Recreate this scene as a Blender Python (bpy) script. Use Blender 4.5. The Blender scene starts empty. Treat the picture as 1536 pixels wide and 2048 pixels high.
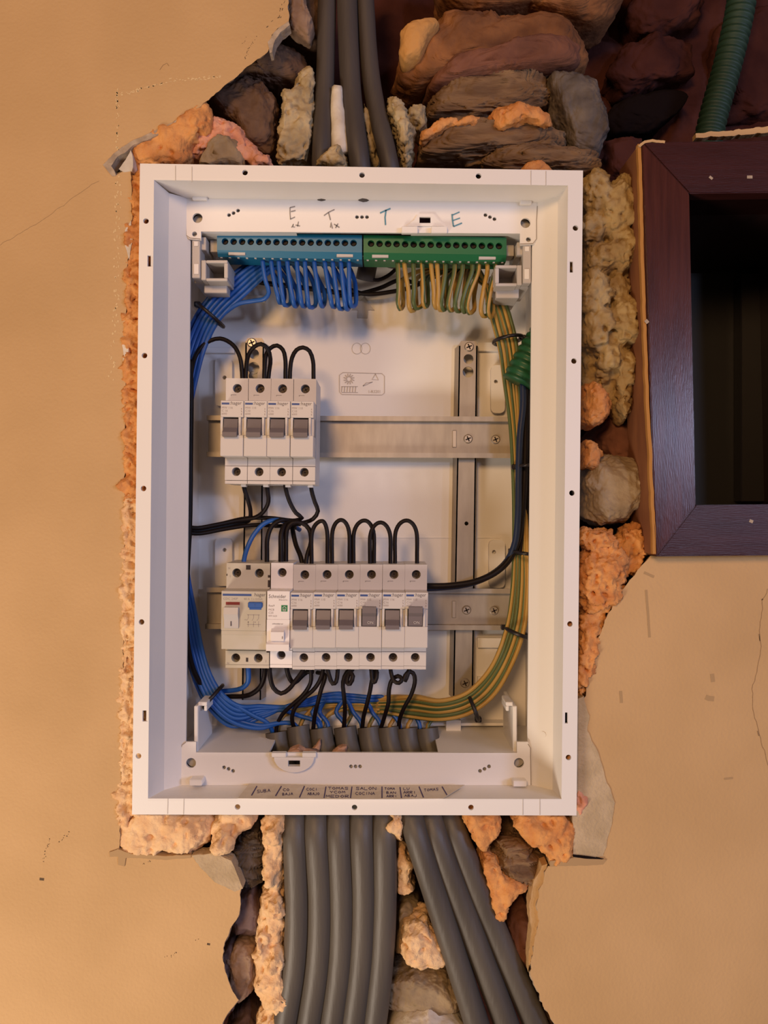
import bpy, bmesh, math, random
from mathutils import Vector, Matrix, noise
from mathutils.geometry import tessellate_polygon, delaunay_2d_cdt
C = bpy.context.scene.collection
R = math.radians
# ------------------------------------------------------------------ camera, world, lights, exposure
F = 1538.0            # focal length in pixels of the 1536x2048 frame
D = 0.554             # distance from the camera to the front of the box flange (metres)
cam_d = bpy.data.cameras.new('camera'); cam = bpy.data.objects.new('camera', cam_d); C.objects.link(cam)
cam.location = (0, -D, 0); cam.rotation_euler = (R(90), 0, 0)
cam_d.sensor_fit = 'VERTICAL'; cam_d.sensor_height = 36.0; cam_d.lens = 36.0 * F / 2048.0
cam_d.clip_start = 0.01; cam_d.clip_end = 50
bpy.context.scene.camera = cam
w = bpy.data.worlds.new('room_ambient'); bpy.context.scene.world = w; w.use_nodes = True
w.node_tree.nodes['Background'].inputs[0].default_value = (1.0, 0.62, 0.38, 1)
w.node_tree.nodes['Background'].inputs[1].default_value = 0.11
def area(name, loc, target, size, power, col):
    l = bpy.data.lights.new(name, 'AREA'); l.size = size; l.energy = power; l.color = col; l.shape = 'DISK'
    o = bpy.data.objects.new(name, l); C.objects.link(o); o.location = loc
    o.rotation_euler = (Vector(target) - Vector(loc)).to_track_quat('-Z', 'Y').to_euler()
    return o
area('warm_room_lamp', (-0.36, -1.52, 0.54), (-0.08, 0, -0.05), 0.38, 12.0, (1.0, 0.585, 0.265))
area('cool_window_light', (1.50, -1.38, 0.22), (0, 0, -0.1), 0.44, 11.2, (0.52, 0.62, 1.0))
area('wood_glint_light', (0.82, -1.66, 0.235), (0.2, 0, 0.05), 0.13, 3.6, (0.62, 0.70, 1.0))  # small cool light added to put a glint on the wooden frame
area('low_fill_light', (-0.66, -0.62, -0.80), (-0.24, 0, -0.30), 0.36, 8.0, (1.0, 0.84, 0.68))  # added fill that brightens the lower left wall, no known lamp there
vs = bpy.context.scene.view_settings
vs.view_transform = 'Standard'; vs.look = 'None'; vs.gamma = 1; vs.use_curve_mapping = False; vs.exposure = 0.0

# ------------------------------------------------------------------ helpers
def P(px, py, d):
    """pixel of the photograph at a depth d (metres behind the flange front) -> world point"""
    k = (D + d) / F
    return Vector(((px - 768) * k, d, (1024 - py) * k))
def mm(v): return v * 0.001
def srgb(r, g, b):
    f = lambda c: (c / 255) / 12.92 if c / 255 <= 0.04045 else ((c / 255 + 0.055) / 1.055) ** 2.4
    return (f(r), f(g), f(b), 1)
def mat(name, col, rough=0.5, metal=0.0, col2=None, nscale=60, bump=0.0, bscale=300, spec=0.5, stretch=None, detail=4, lo=0.35, hi=0.65, coat=0.0):
    m = bpy.data.materials.new(name); m.use_nodes = True
    nt = m.node_tree; b = nt.nodes['Principled BSDF']
    b.inputs['Roughness'].default_value = rough; b.inputs['Metallic'].default_value = metal
    b.inputs['Specular IOR Level'].default_value = spec; b.inputs['Coat Weight'].default_value = coat
    c4 = lambda c: tuple(c) if len(c) == 4 else (*c, 1)
    b.inputs['Base Color'].default_value = c4(col)
    tc = nt.nodes.new('ShaderNodeTexCoord'); mp = nt.nodes.new('ShaderNodeMapping')
    nt.links.new(tc.outputs['Object'], mp.inputs[0])
    if stretch: mp.inputs['Scale'].default_value = stretch
    if col2 is not None:
        n = nt.nodes.new('ShaderNodeTexNoise'); n.inputs['Scale'].default_value = nscale; n.inputs['Detail'].default_value = detail
        r = nt.nodes.new('ShaderNodeValToRGB'); r.color_ramp.elements[0].position = lo; r.color_ramp.elements[1].position = hi
        r.color_ramp.elements[0].color = c4(col); r.color_ramp.elements[1].color = c4(col2)
        nt.links.new(mp.outputs[0], n.inputs['Vector']); nt.links.new(n.outputs['Fac'], r.inputs[0]); nt.links.new(r.outputs[0], b.inputs['Base Color'])
    if bump:
        n2 = nt.nodes.new('ShaderNodeTexNoise'); n2.inputs['Scale'].default_value = bscale; n2.inputs['Detail'].default_value = 5
        bp = nt.nodes.new('ShaderNodeBump'); bp.inputs['Strength'].default_value = bump; bp.inputs['Distance'].default_value = 0.001
        nt.links.new(mp.outputs[0], n2.inputs['Vector']); nt.links.new(n2.outputs['Fac'], bp.inputs['Height']); nt.links.new(bp.outputs[0], b.inputs['Normal'])
    return m
M = {}
M['plaster'] = mat('beige_painted_plaster', (0.53, 0.335, 0.155), 0.75, col2=(0.60, 0.385, 0.185), nscale=9, bump=0.35, bscale=420, spec=0.25)
M['plaster_edge'] = mat('broken_plaster', (0.52, 0.41, 0.30), 0.9, col2=(0.34, 0.26, 0.19), nscale=120, bump=0.8, bscale=350, spec=0.1)
M['mortar'] = mat('grey_mortar', (0.44, 0.33, 0.20), 0.95, col2=(0.55, 0.42, 0.27), nscale=70, bump=0.8, bscale=500, spec=0.1)
M['white_plaster'] = mat('white_gypsum', (0.75, 0.68, 0.58), 0.9, col2=(0.60, 0.52, 0.42), nscale=60, bump=0.5, spec=0.1)
M['chalk'] = mat('pale_chalk', (0.72, 0.52, 0.27), 0.9)
M['dirt'] = mat('dark_dirt', (0.10, 0.065, 0.035), 0.9)
M['stain'] = mat('brown_stain', (0.42, 0.27, 0.13), 0.9)
M['crack'] = mat('hairline_crack', (0.30, 0.185, 0.09), 0.9)
M['redback'] = mat('dark_red_masonry', (0.042, 0.013, 0.011), 0.95, col2=(0.085, 0.028, 0.021), nscale=22, bump=0.8, bscale=200, spec=0.1)
M['dark_stone'] = mat('dark_brown_stone', (0.085, 0.048, 0.032), 0.9, col2=(0.17, 0.10, 0.065), nscale=45, bump=0.9, bscale=240, spec=0.15)
M['tan_stone'] = mat('tan_stone', (0.34, 0.145, 0.055), 0.9, col2=(0.15, 0.065, 0.032), nscale=30, bump=0.8, bscale=260, spec=0.1)
M['slate'] = mat('layered_slate', (0.15, 0.085, 0.045), 0.85, col2=(0.27, 0.165, 0.085), nscale=30, bump=0.9, bscale=160, spec=0.2, stretch=(1, 1, 5))
M['grey_stone'] = mat('grey_stone', (0.065, 0.05, 0.044), 0.8, col2=(0.17, 0.135, 0.11), nscale=50, bump=0.9, bscale=220, spec=0.3)
M['pale_stone'] = mat('pale_grey_stone', (0.38, 0.285, 0.18), 0.9, col2=(0.25, 0.18, 0.11), nscale=55, bump=0.9, bscale=260, spec=0.15)
M['lilac_stone'] = mat('lilac_grey_stone', (0.20, 0.135, 0.125), 0.9, col2=(0.12, 0.075, 0.07), nscale=40, bump=0.8, bscale=220, spec=0.1)
M['red_stone'] = mat('reddish_stone', (0.22, 0.095, 0.06), 0.9, col2=(0.14, 0.06, 0.04), nscale=40, bump=0.8, bscale=220, spec=0.1)
M['brown_stone'] = mat('brown_stone', (0.24, 0.15, 0.10), 0.9, col2=(0.36, 0.24, 0.165), nscale=45, bump=0.9, bscale=220, spec=0.15)
M['black_void'] = mat('dark_gap_black', (0.010, 0.006, 0.006), 0.95, spec=0.05)  # flat black painted for the dark inside a hole and a slit
M['foam_orange'] = mat('orange_foam', (0.74, 0.36, 0.125), 0.85, col2=(0.58, 0.235, 0.08), nscale=60, bump=0.9, bscale=420, spec=0.15)
M['foam_pink'] = mat('pinkish_foam', (0.78, 0.40, 0.26), 0.85, col2=(0.64, 0.27, 0.165), nscale=70, bump=0.9, bscale=420, spec=0.15)
M['foam_pale'] = mat('pale_foam', (0.84, 0.58, 0.33), 0.85, col2=(0.72, 0.43, 0.22), nscale=60, bump=0.9, bscale=420, spec=0.15)
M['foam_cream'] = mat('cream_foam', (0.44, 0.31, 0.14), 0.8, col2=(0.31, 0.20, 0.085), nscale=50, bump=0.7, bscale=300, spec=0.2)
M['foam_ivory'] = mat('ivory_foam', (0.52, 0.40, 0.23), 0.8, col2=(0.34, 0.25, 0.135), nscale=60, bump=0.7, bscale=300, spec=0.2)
M['box'] = mat('white_box_plastic', (0.83, 0.80, 0.77), 0.42, bump=0.05, bscale=900)
M['boxgrey'] = mat('light_grey_plastic', (0.52, 0.48, 0.45), 0.45)
M['seam'] = mat('seam_shadow_gap', (0.35, 0.30, 0.26), 0.8)
M['emboss'] = mat('embossed_plastic', (0.55, 0.48, 0.42), 0.6)
M['breaker'] = mat('breaker_plastic', (0.60, 0.55, 0.52), 0.42)
M['breaker2'] = mat('aged_breaker_plastic', (0.56, 0.50, 0.43), 0.45, col2=(0.50, 0.44, 0.33), nscale=25)
M['breaker_white'] = mat('white_breaker_plastic', (0.82, 0.76, 0.73), 0.4)
M['lever'] = mat('grey_toggle_plastic', (0.165, 0.135, 0.14), 0.45)
M['hole'] = mat('painted_hole_dark', (0.035, 0.022, 0.018), 0.7)  # near-black that paints the dark inside holes and slots
M['screw'] = mat('dull_screw_steel', (0.05, 0.036, 0.03), 0.5, 0.6)
M['zinc'] = mat('zinc_screw', (0.52, 0.46, 0.40), 0.42, 0.8)
M['steel'] = mat('galvanised_steel', (0.44, 0.39, 0.34), 0.52, 0.65, col2=(0.38, 0.335, 0.29), nscale=40, stretch=(4, 1, 1))
M['bluebar'] = mat('blue_terminal_plastic', (0.010, 0.15, 0.27), 0.4)
M['greenbar'] = mat('green_terminal_plastic', (0.008, 0.13, 0.045), 0.4)
M['ink_blue'] = mat('blue_print', (0.035, 0.075, 0.24), 0.5)
M['ink_dark'] = mat('dark_print', (0.10, 0.085, 0.10), 0.5)
M['ink_grey'] = mat('grey_print', (0.30, 0.25, 0.24), 0.5)
M['ink_white'] = mat('white_print', (0.55, 0.5, 0.48), 0.5)
M['ink_green'] = mat('green_print', (0.01, 0.19, 0.06), 0.5)
M['ink_red'] = mat('red_print', (0.24, 0.03, 0.025), 0.5)
M['ink_btn'] = mat('blue_button_plastic', (0.035, 0.11, 0.36), 0.4)
M['marker_teal'] = mat('teal_marker', (0.10, 0.27, 0.36), 0.6)
M['marker_grey'] = mat('grey_marker', (0.27, 0.25, 0.24), 0.6)
M['pen'] = mat('purple_pen', (0.045, 0.025, 0.13), 0.6)
M['tape'] = mat('masking_tape', (0.74, 0.65, 0.53), 0.8, col2=(0.66, 0.57, 0.45), nscale=80, bump=0.3)
M['wire_black'] = mat('black_wire_insulation', (0.008, 0.004, 0.004), 0.5, spec=0.22)
M['wire_blue'] = mat('blue_wire_insulation', (0.015, 0.095, 0.37), 0.42)
M['wire_yellow'] = mat('yellow_wire_insulation', (0.44, 0.255, 0.055), 0.42)
M['wire_green'] = mat('green_wire_insulation', (0.085, 0.115, 0.035), 0.42)
M['wire_navy'] = mat('navy_wire_insulation', (0.009, 0.020, 0.062), 0.4)
M['sheath'] = mat('grey_cable_sheath', (0.074, 0.063, 0.053), 0.5, col2=(0.112, 0.096, 0.079), nscale=30, bump=0.25, bscale=400, stretch=(1, 1, 0.15))
M['sheath_dark'] = mat('dark_cable_sheath', (0.055, 0.045, 0.042), 0.55, col2=(0.085, 0.068, 0.058), nscale=30, bump=0.25, bscale=400, stretch=(1, 1, 0.15))
M['tie'] = mat('black_nylon_tie', (0.012, 0.008, 0.010), 0.4)
M['conduit'] = mat('green_conduit_plastic', (0.010, 0.085, 0.028), 0.4)
M['conduit_dark'] = mat('dusty_green_conduit', (0.012, 0.040, 0.022), 0.6)
M['mahogany'] = mat('varnished_mahogany', (0.042, 0.0085, 0.0065), 0.23, col2=(0.072, 0.017, 0.012), nscale=14, stretch=(14, 3, 1.0), bump=0.22, bscale=130, spec=0.5, coat=0.0)
M['mahogany_h'] = mat('varnished_mahogany_across', (0.036, 0.009, 0.008), 0.27, col2=(0.050, 0.013, 0.012), nscale=14, stretch=(1.0, 3, 14), bump=0.15, bscale=130, spec=0.3, coat=0.0)
M['ochre'] = mat('ochre_lump', (0.58, 0.29, 0.085), 0.85, bump=0.5)
M['edgewood'] = mat('ochre_edge_wood', (0.42, 0.195, 0.045), 0.7)
M['rawwood'] = mat('raw_edge_wood', (0.25, 0.095, 0.035), 0.7, col2=(0.17, 0.06, 0.025), nscale=20, stretch=(10, 3, 1))
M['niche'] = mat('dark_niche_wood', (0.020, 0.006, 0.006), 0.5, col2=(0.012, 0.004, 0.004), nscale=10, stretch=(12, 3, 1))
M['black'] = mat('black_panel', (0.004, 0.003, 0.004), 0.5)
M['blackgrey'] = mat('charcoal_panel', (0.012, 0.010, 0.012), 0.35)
M['clay'] = mat('dry_clay', (0.58, 0.33, 0.21), 0.9, col2=(0.46, 0.25, 0.16), nscale=120, bump=0.8)

def tag(o, label=None, cat=None, group=None, kind=None):
    if label: o['label'] = label
    if cat: o['category'] = cat
    if group: o['group'] = group
    if kind: o['kind'] = kind
    return o
def empty(name, loc, label=None, cat=None, group=None, kind=None, roll=0.0):
    o = bpy.data.objects.new(name, None); C.objects.link(o); o.location = loc; o.empty_display_size = 0.01
    o.rotation_euler = (0, roll, 0)
    return tag(o, label, cat, group, kind)
def finish(name, bm, mats, parent=None, smooth=False, center=True, recalc=True, origin=None):
    """bm in world coordinates (or in the parent's local frame when origin is given)"""
    if recalc: bmesh.ops.recalc_face_normals(bm, faces=bm.faces)
    off = Vector((0, 0, 0))
    if parent is not None and origin is None:
        off = Vector(parent.location)
    elif origin is not None:
        off = Vector(origin)
    elif center:
        lo = Vector((min(v.co[i] for v in bm.verts) for i in range(3))); hi = Vector((max(v.co[i] for v in bm.verts) for i in range(3)))
        off = (lo + hi) / 2
    for v in bm.verts: v.co -= off
    me = bpy.data.meshes.new(name); bm.to_mesh(me); bm.free()
    for m in (mats if isinstance(mats, (list, tuple)) else [mats]): me.materials.append(m)
    if smooth:
        for p in me.polygons: p.use_smooth = True
    o = bpy.data.objects.new(name, me); C.objects.link(o)
    if parent is not None: o.parent = parent
    else: o.location = off
    return o
def box(bm, x0, x1, y0, y1, z0, z1, bev=0.0, mi=0):
    vs_ = [bm.verts.new((x, y, z)) for x in (x0, x1) for y in (y0, y1) for z in (z0, z1)]
    q = [(0, 1, 3, 2), (4, 6, 7, 5), (0, 4, 5, 1), (2, 3, 7, 6), (0, 2, 6, 4), (1, 5, 7, 3)]
    fs = [bm.faces.new([vs_[i] for i in f]) for f in q]
    for f in fs: f.material_index = mi
    if bev:
        es = list({e for f in fs for e in f.edges})
        r = bmesh.ops.bevel(bm, geom=es, offset=bev, segments=1, affect='EDGES', profile=0.5)
        for f in r['faces']: f.material_index = mi
def pbox(bm, px0, px1, py0, py1, d0, d1, bev=0.0, mi=0):
    a = P(px0, py1, d0); b = P(px1, py0, d0)
    box(bm, a.x, b.x, d0, d1, a.z, b.z, bev, mi)
def prism(bm, prof, x0, x1, mi=0):
    """profile of (y,z) extruded along x"""
    a = [bm.verts.new((x0, y, z)) for y, z in prof]; b = [bm.verts.new((x1, y, z)) for y, z in prof]
    n = len(prof); fs = [bm.faces.new(a), bm.faces.new(list(reversed(b)))]
    for i in range(n): fs.append(bm.faces.new((a[i], a[(i + 1) % n], b[(i + 1) % n], b[i])))
    for f in fs: f.material_index = mi
def inside(x, z, lp):
    r = False; n = len(lp); j = n - 1
    for i in range(n):
        if (lp[i][1] > z) != (lp[j][1] > z) and x < (lp[j][0] - lp[i][0]) * (z - lp[i][1]) / (lp[j][1] - lp[i][1]) + lp[i][0]: r = not r
        j = i
    return r
def plate(bm, outer, holes, y0, y1, back=True, mi=0):
    """flat plate in the xz plane with real holes; loops are (x,z) lists"""
    loops = [outer] + holes
    flat = [p for lp in loops for p in lp]
    ed = []; k = 0
    for lp in loops:
        ed += [(k + i, k + (i + 1) % len(lp)) for i in range(len(lp))]; k += len(lp)
    v2, _e, tris, ov, _oe, _of = delaunay_2d_cdt([Vector((x * 1000, z * 1000)) for x, z in flat], ed, [], 0, 1e-5)
    A = [bm.verts.new((x, y0, z)) for x, z in flat]
    B = [bm.verts.new((x, y1, z)) for x, z in flat]
    idx = [o[0] if o else None for o in ov]
    for t in tris:
        q = [idx[i] for i in t]
        if None in q: continue
        cx, cz = sum(flat[i][0] for i in q) / 3, sum(flat[i][1] for i in q) / 3
        if not inside(cx, cz, outer) or any(inside(cx, cz, hl_) for hl_ in holes): continue
        try:
            f = bm.faces.new([A[i] for i in q]); f.material_index = mi
            if back: f = bm.faces.new([B[i] for i in reversed(q)]); f.material_index = mi
        except ValueError: pass
    k = 0
    for lp in loops:
        n = len(lp)
        for i in range(n):
            a, b = k + i, k + (i + 1) % n
            f = bm.faces.new((A[a], A[b], B[b], B[a])); f.material_index = mi
        k += n
def circ(cx, cz, r, n=14): return [(cx + r * math.cos(2 * math.pi * i / n), cz + r * math.sin(2 * math.pi * i / n)) for i in range(n)]
def pcirc(px, py, r, d, n=14):
    p = P(px, py, d); k = (D + d) / F
    return circ(p.x, p.z, r * k, n)
def prect(px, py, hw, hh, d):
    a = P(px - hw, py - hh, d); b = P(px + hw, py + hh, d)
    return [(a.x, b.z), (b.x, b.z), (b.x, a.z), (a.x, a.z)]
def ppoly(pts, d): return [(P(x, y, d).x, P(x, y, d).z) for x, y in pts]
def cyl(bm, cx, cz, r, y0, y1, n=16, mi=0, r1=None):
    r1 = r if r1 is None else r1
    a = [bm.verts.new((x, y0, z)) for x, z in circ(cx, cz, r, n)]; b = [bm.verts.new((x, y1, z)) for x, z in circ(cx, cz, r1, n)]
    fs = [bm.faces.new(a), bm.faces.new(list(reversed(b)))]
    for i in range(n): fs.append(bm.faces.new((a[i], a[(i + 1) % n], b[(i + 1) % n], b[i])))
    for f in fs: f.material_index = mi
def smoothline(pts, step=0.0035):
    """Catmull-Rom through 3D points"""
    pts = [Vector(p) for p in pts]
    if len(pts) < 3: return pts
    out = []
    for i in range(len(pts) - 1):
        p1, p2 = pts[i], pts[i + 1]
        p0 = pts[i - 1] if i else p1 * 2 - p2
        p3 = pts[i + 2] if i + 2 < len(pts) else p2 * 2 - p1
        # centripetal form
        t0 = 0; t1 = t0 + max((p1 - p0).length, 1e-6) ** 0.5; t2 = t1 + max((p2 - p1).length, 1e-6) ** 0.5; t3 = t2 + max((p3 - p2).length, 1e-6) ** 0.5
        n = max(2, int((p2 - p1).length / step))
        for k in range(n):
            t = t1 + (t2 - t1) * k / n
            A1 = p0 * ((t1 - t) / (t1 - t0)) + p1 * ((t - t0) / (t1 - t0)); A2 = p1 * ((t2 - t) / (t2 - t1)) + p2 * ((t - t1) / (t2 - t1)); A3 = p2 * ((t3 - t) / (t3 - t2)) + p3 * ((t - t2) / (t3 - t2))
            B1 = A1 * ((t2 - t) / (t2 - t0)) + A2 * ((t - t0) / (t2 - t0)); B2 = A2 * ((t3 - t) / (t3 - t1)) + A3 * ((t - t1) / (t3 - t1))
            out.append(B1 * ((t2 - t) / (t2 - t1)) + B2 * ((t - t1) / (t2 - t1)))
    out.append(pts[-1])
    return out
def tube(bm, line, r, n=8, stripe=None, twist=0.0, phase=0.0, rfun=None, cap=True):
    """sweep a circle along a polyline with parallel transport; stripe = fraction of the turn that takes material 1"""
    rings = []; t_prev = None; u = None; s = 0.0
    for i, p in enumerate(line):
        t = (line[min(i + 1, len(line) - 1)] - line[max(i - 1, 0)])
        t = t.normalized() if t.length > 1e-9 else (t_prev or Vector((0, 0, 1)))
        if u is None:
            ref = Vector((0, 1, 0)) if abs(t.y) < 0.9 else Vector((1, 0, 0))
            u = (ref - t * ref.dot(t)).normalized()
        else:
            u = (u - t * u.dot(t)).normalized()
            s += (p - line[i - 1]).length
        v = t.cross(u); t_prev = t
        rr = rfun(i, s) if rfun else r
        a0 = phase + twist * s
        rings.append([bm.verts.new(p + (u * math.cos(a0 + 2 * math.pi * k / n) + v * math.sin(a0 + 2 * math.pi * k / n)) * rr) for k in range(n)])
    for a, b in zip(rings, rings[1:]):
        for k in range(n):
            f = bm.faces.new((a[k], a[(k + 1) % n], b[(k + 1) % n], b[k])); f.smooth = True
            if stripe and k < stripe * n: f.material_index = 1
    if cap:
        bm.faces.new(list(reversed(rings[0]))); bm.faces.new(rings[-1])
def path(pts, d=None):
    """(px,py) with common depth in mm or (px,py,depth mm) -> world points"""
    return [P(p[0], p[1], mm(p[2] if len(p) > 2 else d)) for p in pts]
def ribbon(bm, pts, w0, d, mi=0, w1=None):
    """flat brush stroke lying on a plane at depth d; pts in px, width in px"""
    n = len(pts); w1 = w0 if w1 is None else w1
    L, Rr = [], []
    for i, (x, y) in enumerate(pts):
        ax, ay = pts[max(i - 1, 0)]; bx, by = pts[min(i + 1, n - 1)]
        tx, ty = bx - ax, by - ay; l = math.hypot(tx, ty) or 1
        nx, ny = -ty / l, tx / l; ww = (w0 + (w1 - w0) * i / max(1, n - 1)) / 2
        L.append(bm.verts.new(P(x + nx * ww, y + ny * ww, d))); Rr.append(bm.verts.new(P(x - nx * ww, y - ny * ww, d)))
    for i in range(n - 1):
        f = bm.faces.new((L[i], L[i + 1], Rr[i + 1], Rr[i])); f.material_index = mi
_txt = {}
def text_data(s, size, m, sx=1.0):
    """printed lettering as a flat mesh in the xz plane, facing -y, lower left at the origin; size in mm"""
    key = (s, size, m.name, sx)
    if key not in _txt:
        cu = bpy.data.curves.new('lettering', 'FONT'); cu.body = s; cu.size = mm(size); cu.resolution_u = 2
        o = bpy.data.objects.new('lettering', cu); C.objects.link(o)
        me = bpy.data.meshes.new_from_object(o); bpy.data.objects.remove(o); bpy.data.curves.remove(cu)
        me.transform(Matrix.Rotation(R(90), 4, 'X')); me.transform(Matrix.Diagonal((sx, 1, 1, 1)))
        me.materials.clear(); me.materials.append(m); _txt[key] = me
    return _txt[key]
def put_text(name, s, size, m, parent, loc, sx=1.0):
    o = bpy.data.objects.new(name, text_data(s, size, m, sx)); C.objects.link(o)
    o.parent = parent; o.location = loc
    return o
def jag(pts, amp, seed, step=7.0, closed=False):
    """subdivide a pixel polyline and roughen it"""
    out = []; rng = random.Random(seed)
    n = len(pts)
    for i in range(n if closed else n - 1):
        a, b = pts[i], pts[(i + 1) % n]
        l = math.hypot(b[0] - a[0], b[1] - a[1]); k = max(1, int(l / step))
        nx, ny = (-(b[1] - a[1]) / l, (b[0] - a[0]) / l) if l else (0, 0)
        for j in range(k):
            t = j / k; x = a[0] + (b[0] - a[0]) * t; y = a[1] + (b[1] - a[1]) * t
            h = noise.fractal(Vector((x * 0.045, y * 0.045, seed * 3.1)), 0.9, 2.0, 3) * amp + rng.uniform(-0.22, 0.22) * amp
            out.append((x + nx * h, y + ny * h))
    if not closed: out.append(pts[-1])
    return out
_ico = {}
def ico(sub):
    if sub not in _ico:
        b = bmesh.new(); bmesh.ops.create_icosphere(b, subdivisions=sub, radius=1.0)
        b.verts.index_update()
        _ico[sub] = ([v.co.copy() for v in b.verts], [tuple(v.index for v in f.verts) for f in b.faces]); b.free()
    return _ico[sub]
def rad(poly, cx, cy, n=96):
    out = []
    for k in range(n):
        th = 2 * math.pi * k / n; dx, dy = math.cos(th), math.sin(th); best = 1.0
        for i in range(len(poly)):
            x1, y1 = poly[i][0] - cx, poly[i][1] - cy; x2, y2 = poly[(i + 1) % len(poly)][0] - cx, poly[(i + 1) % len(poly)][1] - cy
            ex, ey = x2 - x1, y2 - y1; den = dx * ey - dy * ex
            if abs(den) < 1e-9: continue
            t = (x1 * ey - y1 * ex) / den; u = (x1 * dy - y1 * dx) / den
            if t > 0 and -1e-6 <= u <= 1 + 1e-6: best = max(best, t)
        out.append(best)
    return [(out[k - 1] + 2 * out[k] + out[(k + 1) % n]) / 4 for k in range(n)]
def lump(bm, poly, d0, d1, style='foam', amp=2.5, freq=1.0, seed=0, sub=5, e=0.55):
    """closed lump whose outline in the wall plane is poly (px); it reaches from depth d0 to d1 (mm)"""
    cx = sum(p[0] for p in poly) / len(poly); cy = sum(p[1] for p in poly) / len(poly)
    n = 96; rr = rad(poly, cx, cy, n); dm = mm((d0 + d1) / 2); half = mm((d1 - d0) / 2)
    k = (D + dm) / F; c = P(cx, cy, dm); vs_, fs = ico(sub); so = Vector((seed * 7.13, seed * 3.7, seed * 1.9)); a = mm(amp)
    new = []; rg = random.Random(seed * 17 + 3); planes = []
    if style != 'foam':
        for _ in range(13):
            v_ = Vector((rg.uniform(-1, 1), rg.uniform(-1.2, 0.4), rg.uniform(-1, 1))).normalized()
            planes.append((v_, rg.uniform(0.62, 0.84) if v_.y < -0.45 else rg.uniform(0.80, 0.96)))
    for q in vs_:
        q = q.copy()
        for n_, h_ in planes:
            dd_ = q.dot(n_) - h_
            if dd_ > 0: q -= n_ * dd_ * 0.92
        th = math.atan2(-q.z, q.x) % (2 * math.pi); f = th / (2 * math.pi) * n; i = int(f); fr = f - i
        r = rr[i % n] * (1 - fr) + rr[(i + 1) % n] * fr
        s = math.hypot(q.x, q.z); s2 = s ** e if s > 1e-9 else 0.0; dd = math.copysign(abs(q.y) ** e, q.y)
        ip = Vector((math.cos(th) * r * s2 * k, dd * half, -math.sin(th) * r * s2 * k))
        p = c + ip; w_ = (p * 1000) * 0.05 * freq + so
        if style == 'plain': h = 0.0
        elif style == 'foam':
            h = noise.fractal(w_, 0.75, 2.1, 4) * 1.0
            vd = noise.voronoi(w_ * 1.6)[0]; h += (0.45 - vd[0]) * 1.2
            vd2 = noise.voronoi(w_ * 4.2 + noise.noise_vector(w_ * 3) * 0.4)[0]; h += (min(vd2[1] - vd2[0], 0.35) - 0.2) * 0.9
            pit = noise.noise(w_ * 2.3 + Vector((9, 4, 2)))
            if pit > 0.28: h -= (pit - 0.28) * 4.0
        elif style == 'slate':
            ws = Vector((w_.x * 0.5, w_.y * 0.8, w_.z * 3.4))
            q_ = noise.fractal(ws * 0.8, 0.9, 2.0, 3)
            h = q_ * 0.6 + (math.floor(q_ * 5) / 5) * 1.1 + noise.fractal(Vector((w_.x * 1.5, w_.y * 2, w_.z * 9)), 0.7, 2.0, 3) * 0.35
            st_ = w_.z * 1.5 + q_ * 1.3; st_ -= math.floor(st_); h += (st_ - 0.5) * 1.1
            h += noise.fractal(w_ * 4, 0.6, 2.2, 3) * 0.22
        else:
            vd = noise.voronoi(w_ * 0.9)[0]; vd2 = noise.voronoi(w_ * 2.6)[0]
            h = noise.fractal(w_, 0.8, 2.0, 5) * 0.8 + min(vd[1] - vd[0], 0.5) * 1.2 - 0.3 + (min(vd2[1] - vd2[0], 0.3) - 0.15) * 0.7 + noise.fractal(w_ * 4.5, 0.6, 2.2, 3) * 0.25
        new.append(bm.verts.new(p + ip.normalized() * (h * a)))
    for f in fs:
        g = bm.faces.new([new[i] for i in f]); g.smooth = True

# ------------------------------------------------------------------ the wall
PL = 0.008            # plaster front, metres behind the flange front
PB = 0.026            # plaster back
left_edge = [(578, -160), (576, 0), (577, 42), (556, 58), (545, 70), (536, 104), (505, 128), (470, 156), (432, 186), (402, 212), (372, 226), (345, 246), (300, 268), (262, 284), (228, 308), (207, 328), (232, 352), (262, 336), (263, 380), (262, 460), (256, 520), (253, 640), (252, 780), (250, 900), (249, 1100), (246, 1300), (245, 1450), (241, 1600), (239, 1700), (250, 1710), (330, 1712), (385, 1708), (430, 1708), (458, 1726), (472, 1744), (482, 1776), (478, 1828), (465, 1852), (450, 1884), (445, 1915), (452, 1950), (466, 1984), (479, 2002), (466, 2014), (446, 2046), (430, 2110), (424, 2260)]
right_edge = [(1180, 2260), (1128, 2090), (1107, 2046), (1080, 2000), (1060, 1950), (1066, 1900), (1073, 1862), (1076, 1842), (1072, 1812), (1079, 1780), (1088, 1752), (1096, 1732), (1146, 1722), (1146, 1640), (1140, 1420), (1172, 1392), (1178, 1340), (1188, 1310), (1205, 1252), (1236, 1192), (1268, 1150), (1300, 1112)]
def wall_piece(name, edge, rest, seed, label):
    e = jag(edge, 3.2, seed, 6.0)
    poly = e + rest
    bm = bmesh.new()
    tris = tessellate_polygon([[Vector((x, y, 0)) for x, y in poly]])
    rng = random.Random(seed)
    fr = [bm.verts.new(P(x, y, PL)) for x, y in poly]
    for t in tris:
        try: bm.faces.new([fr[i] for i in t])
        except ValueError: pass
    prev = fr; n = len(poly); ne = len(e)
    for d in (PL + 0.004, PL + 0.010, PB):
        row = []
        for i, (x, y) in enumerate(poly):
            j = 0 if i >= ne else 2.2
            row.append(bm.verts.new(P(x + rng.uniform(-j, j), y + rng.uniform(-j, j), d)))
        for i in range(n):
            f = bm.faces.new((prev[i], prev[(i + 1) % n], row[(i + 1) % n], row[i])); f.material_index = 1
        prev = row
    o = finish(name, bm, [M['plaster'], M['plaster_edge']])
    return tag(o, label, None, None, 'structure')
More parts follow.
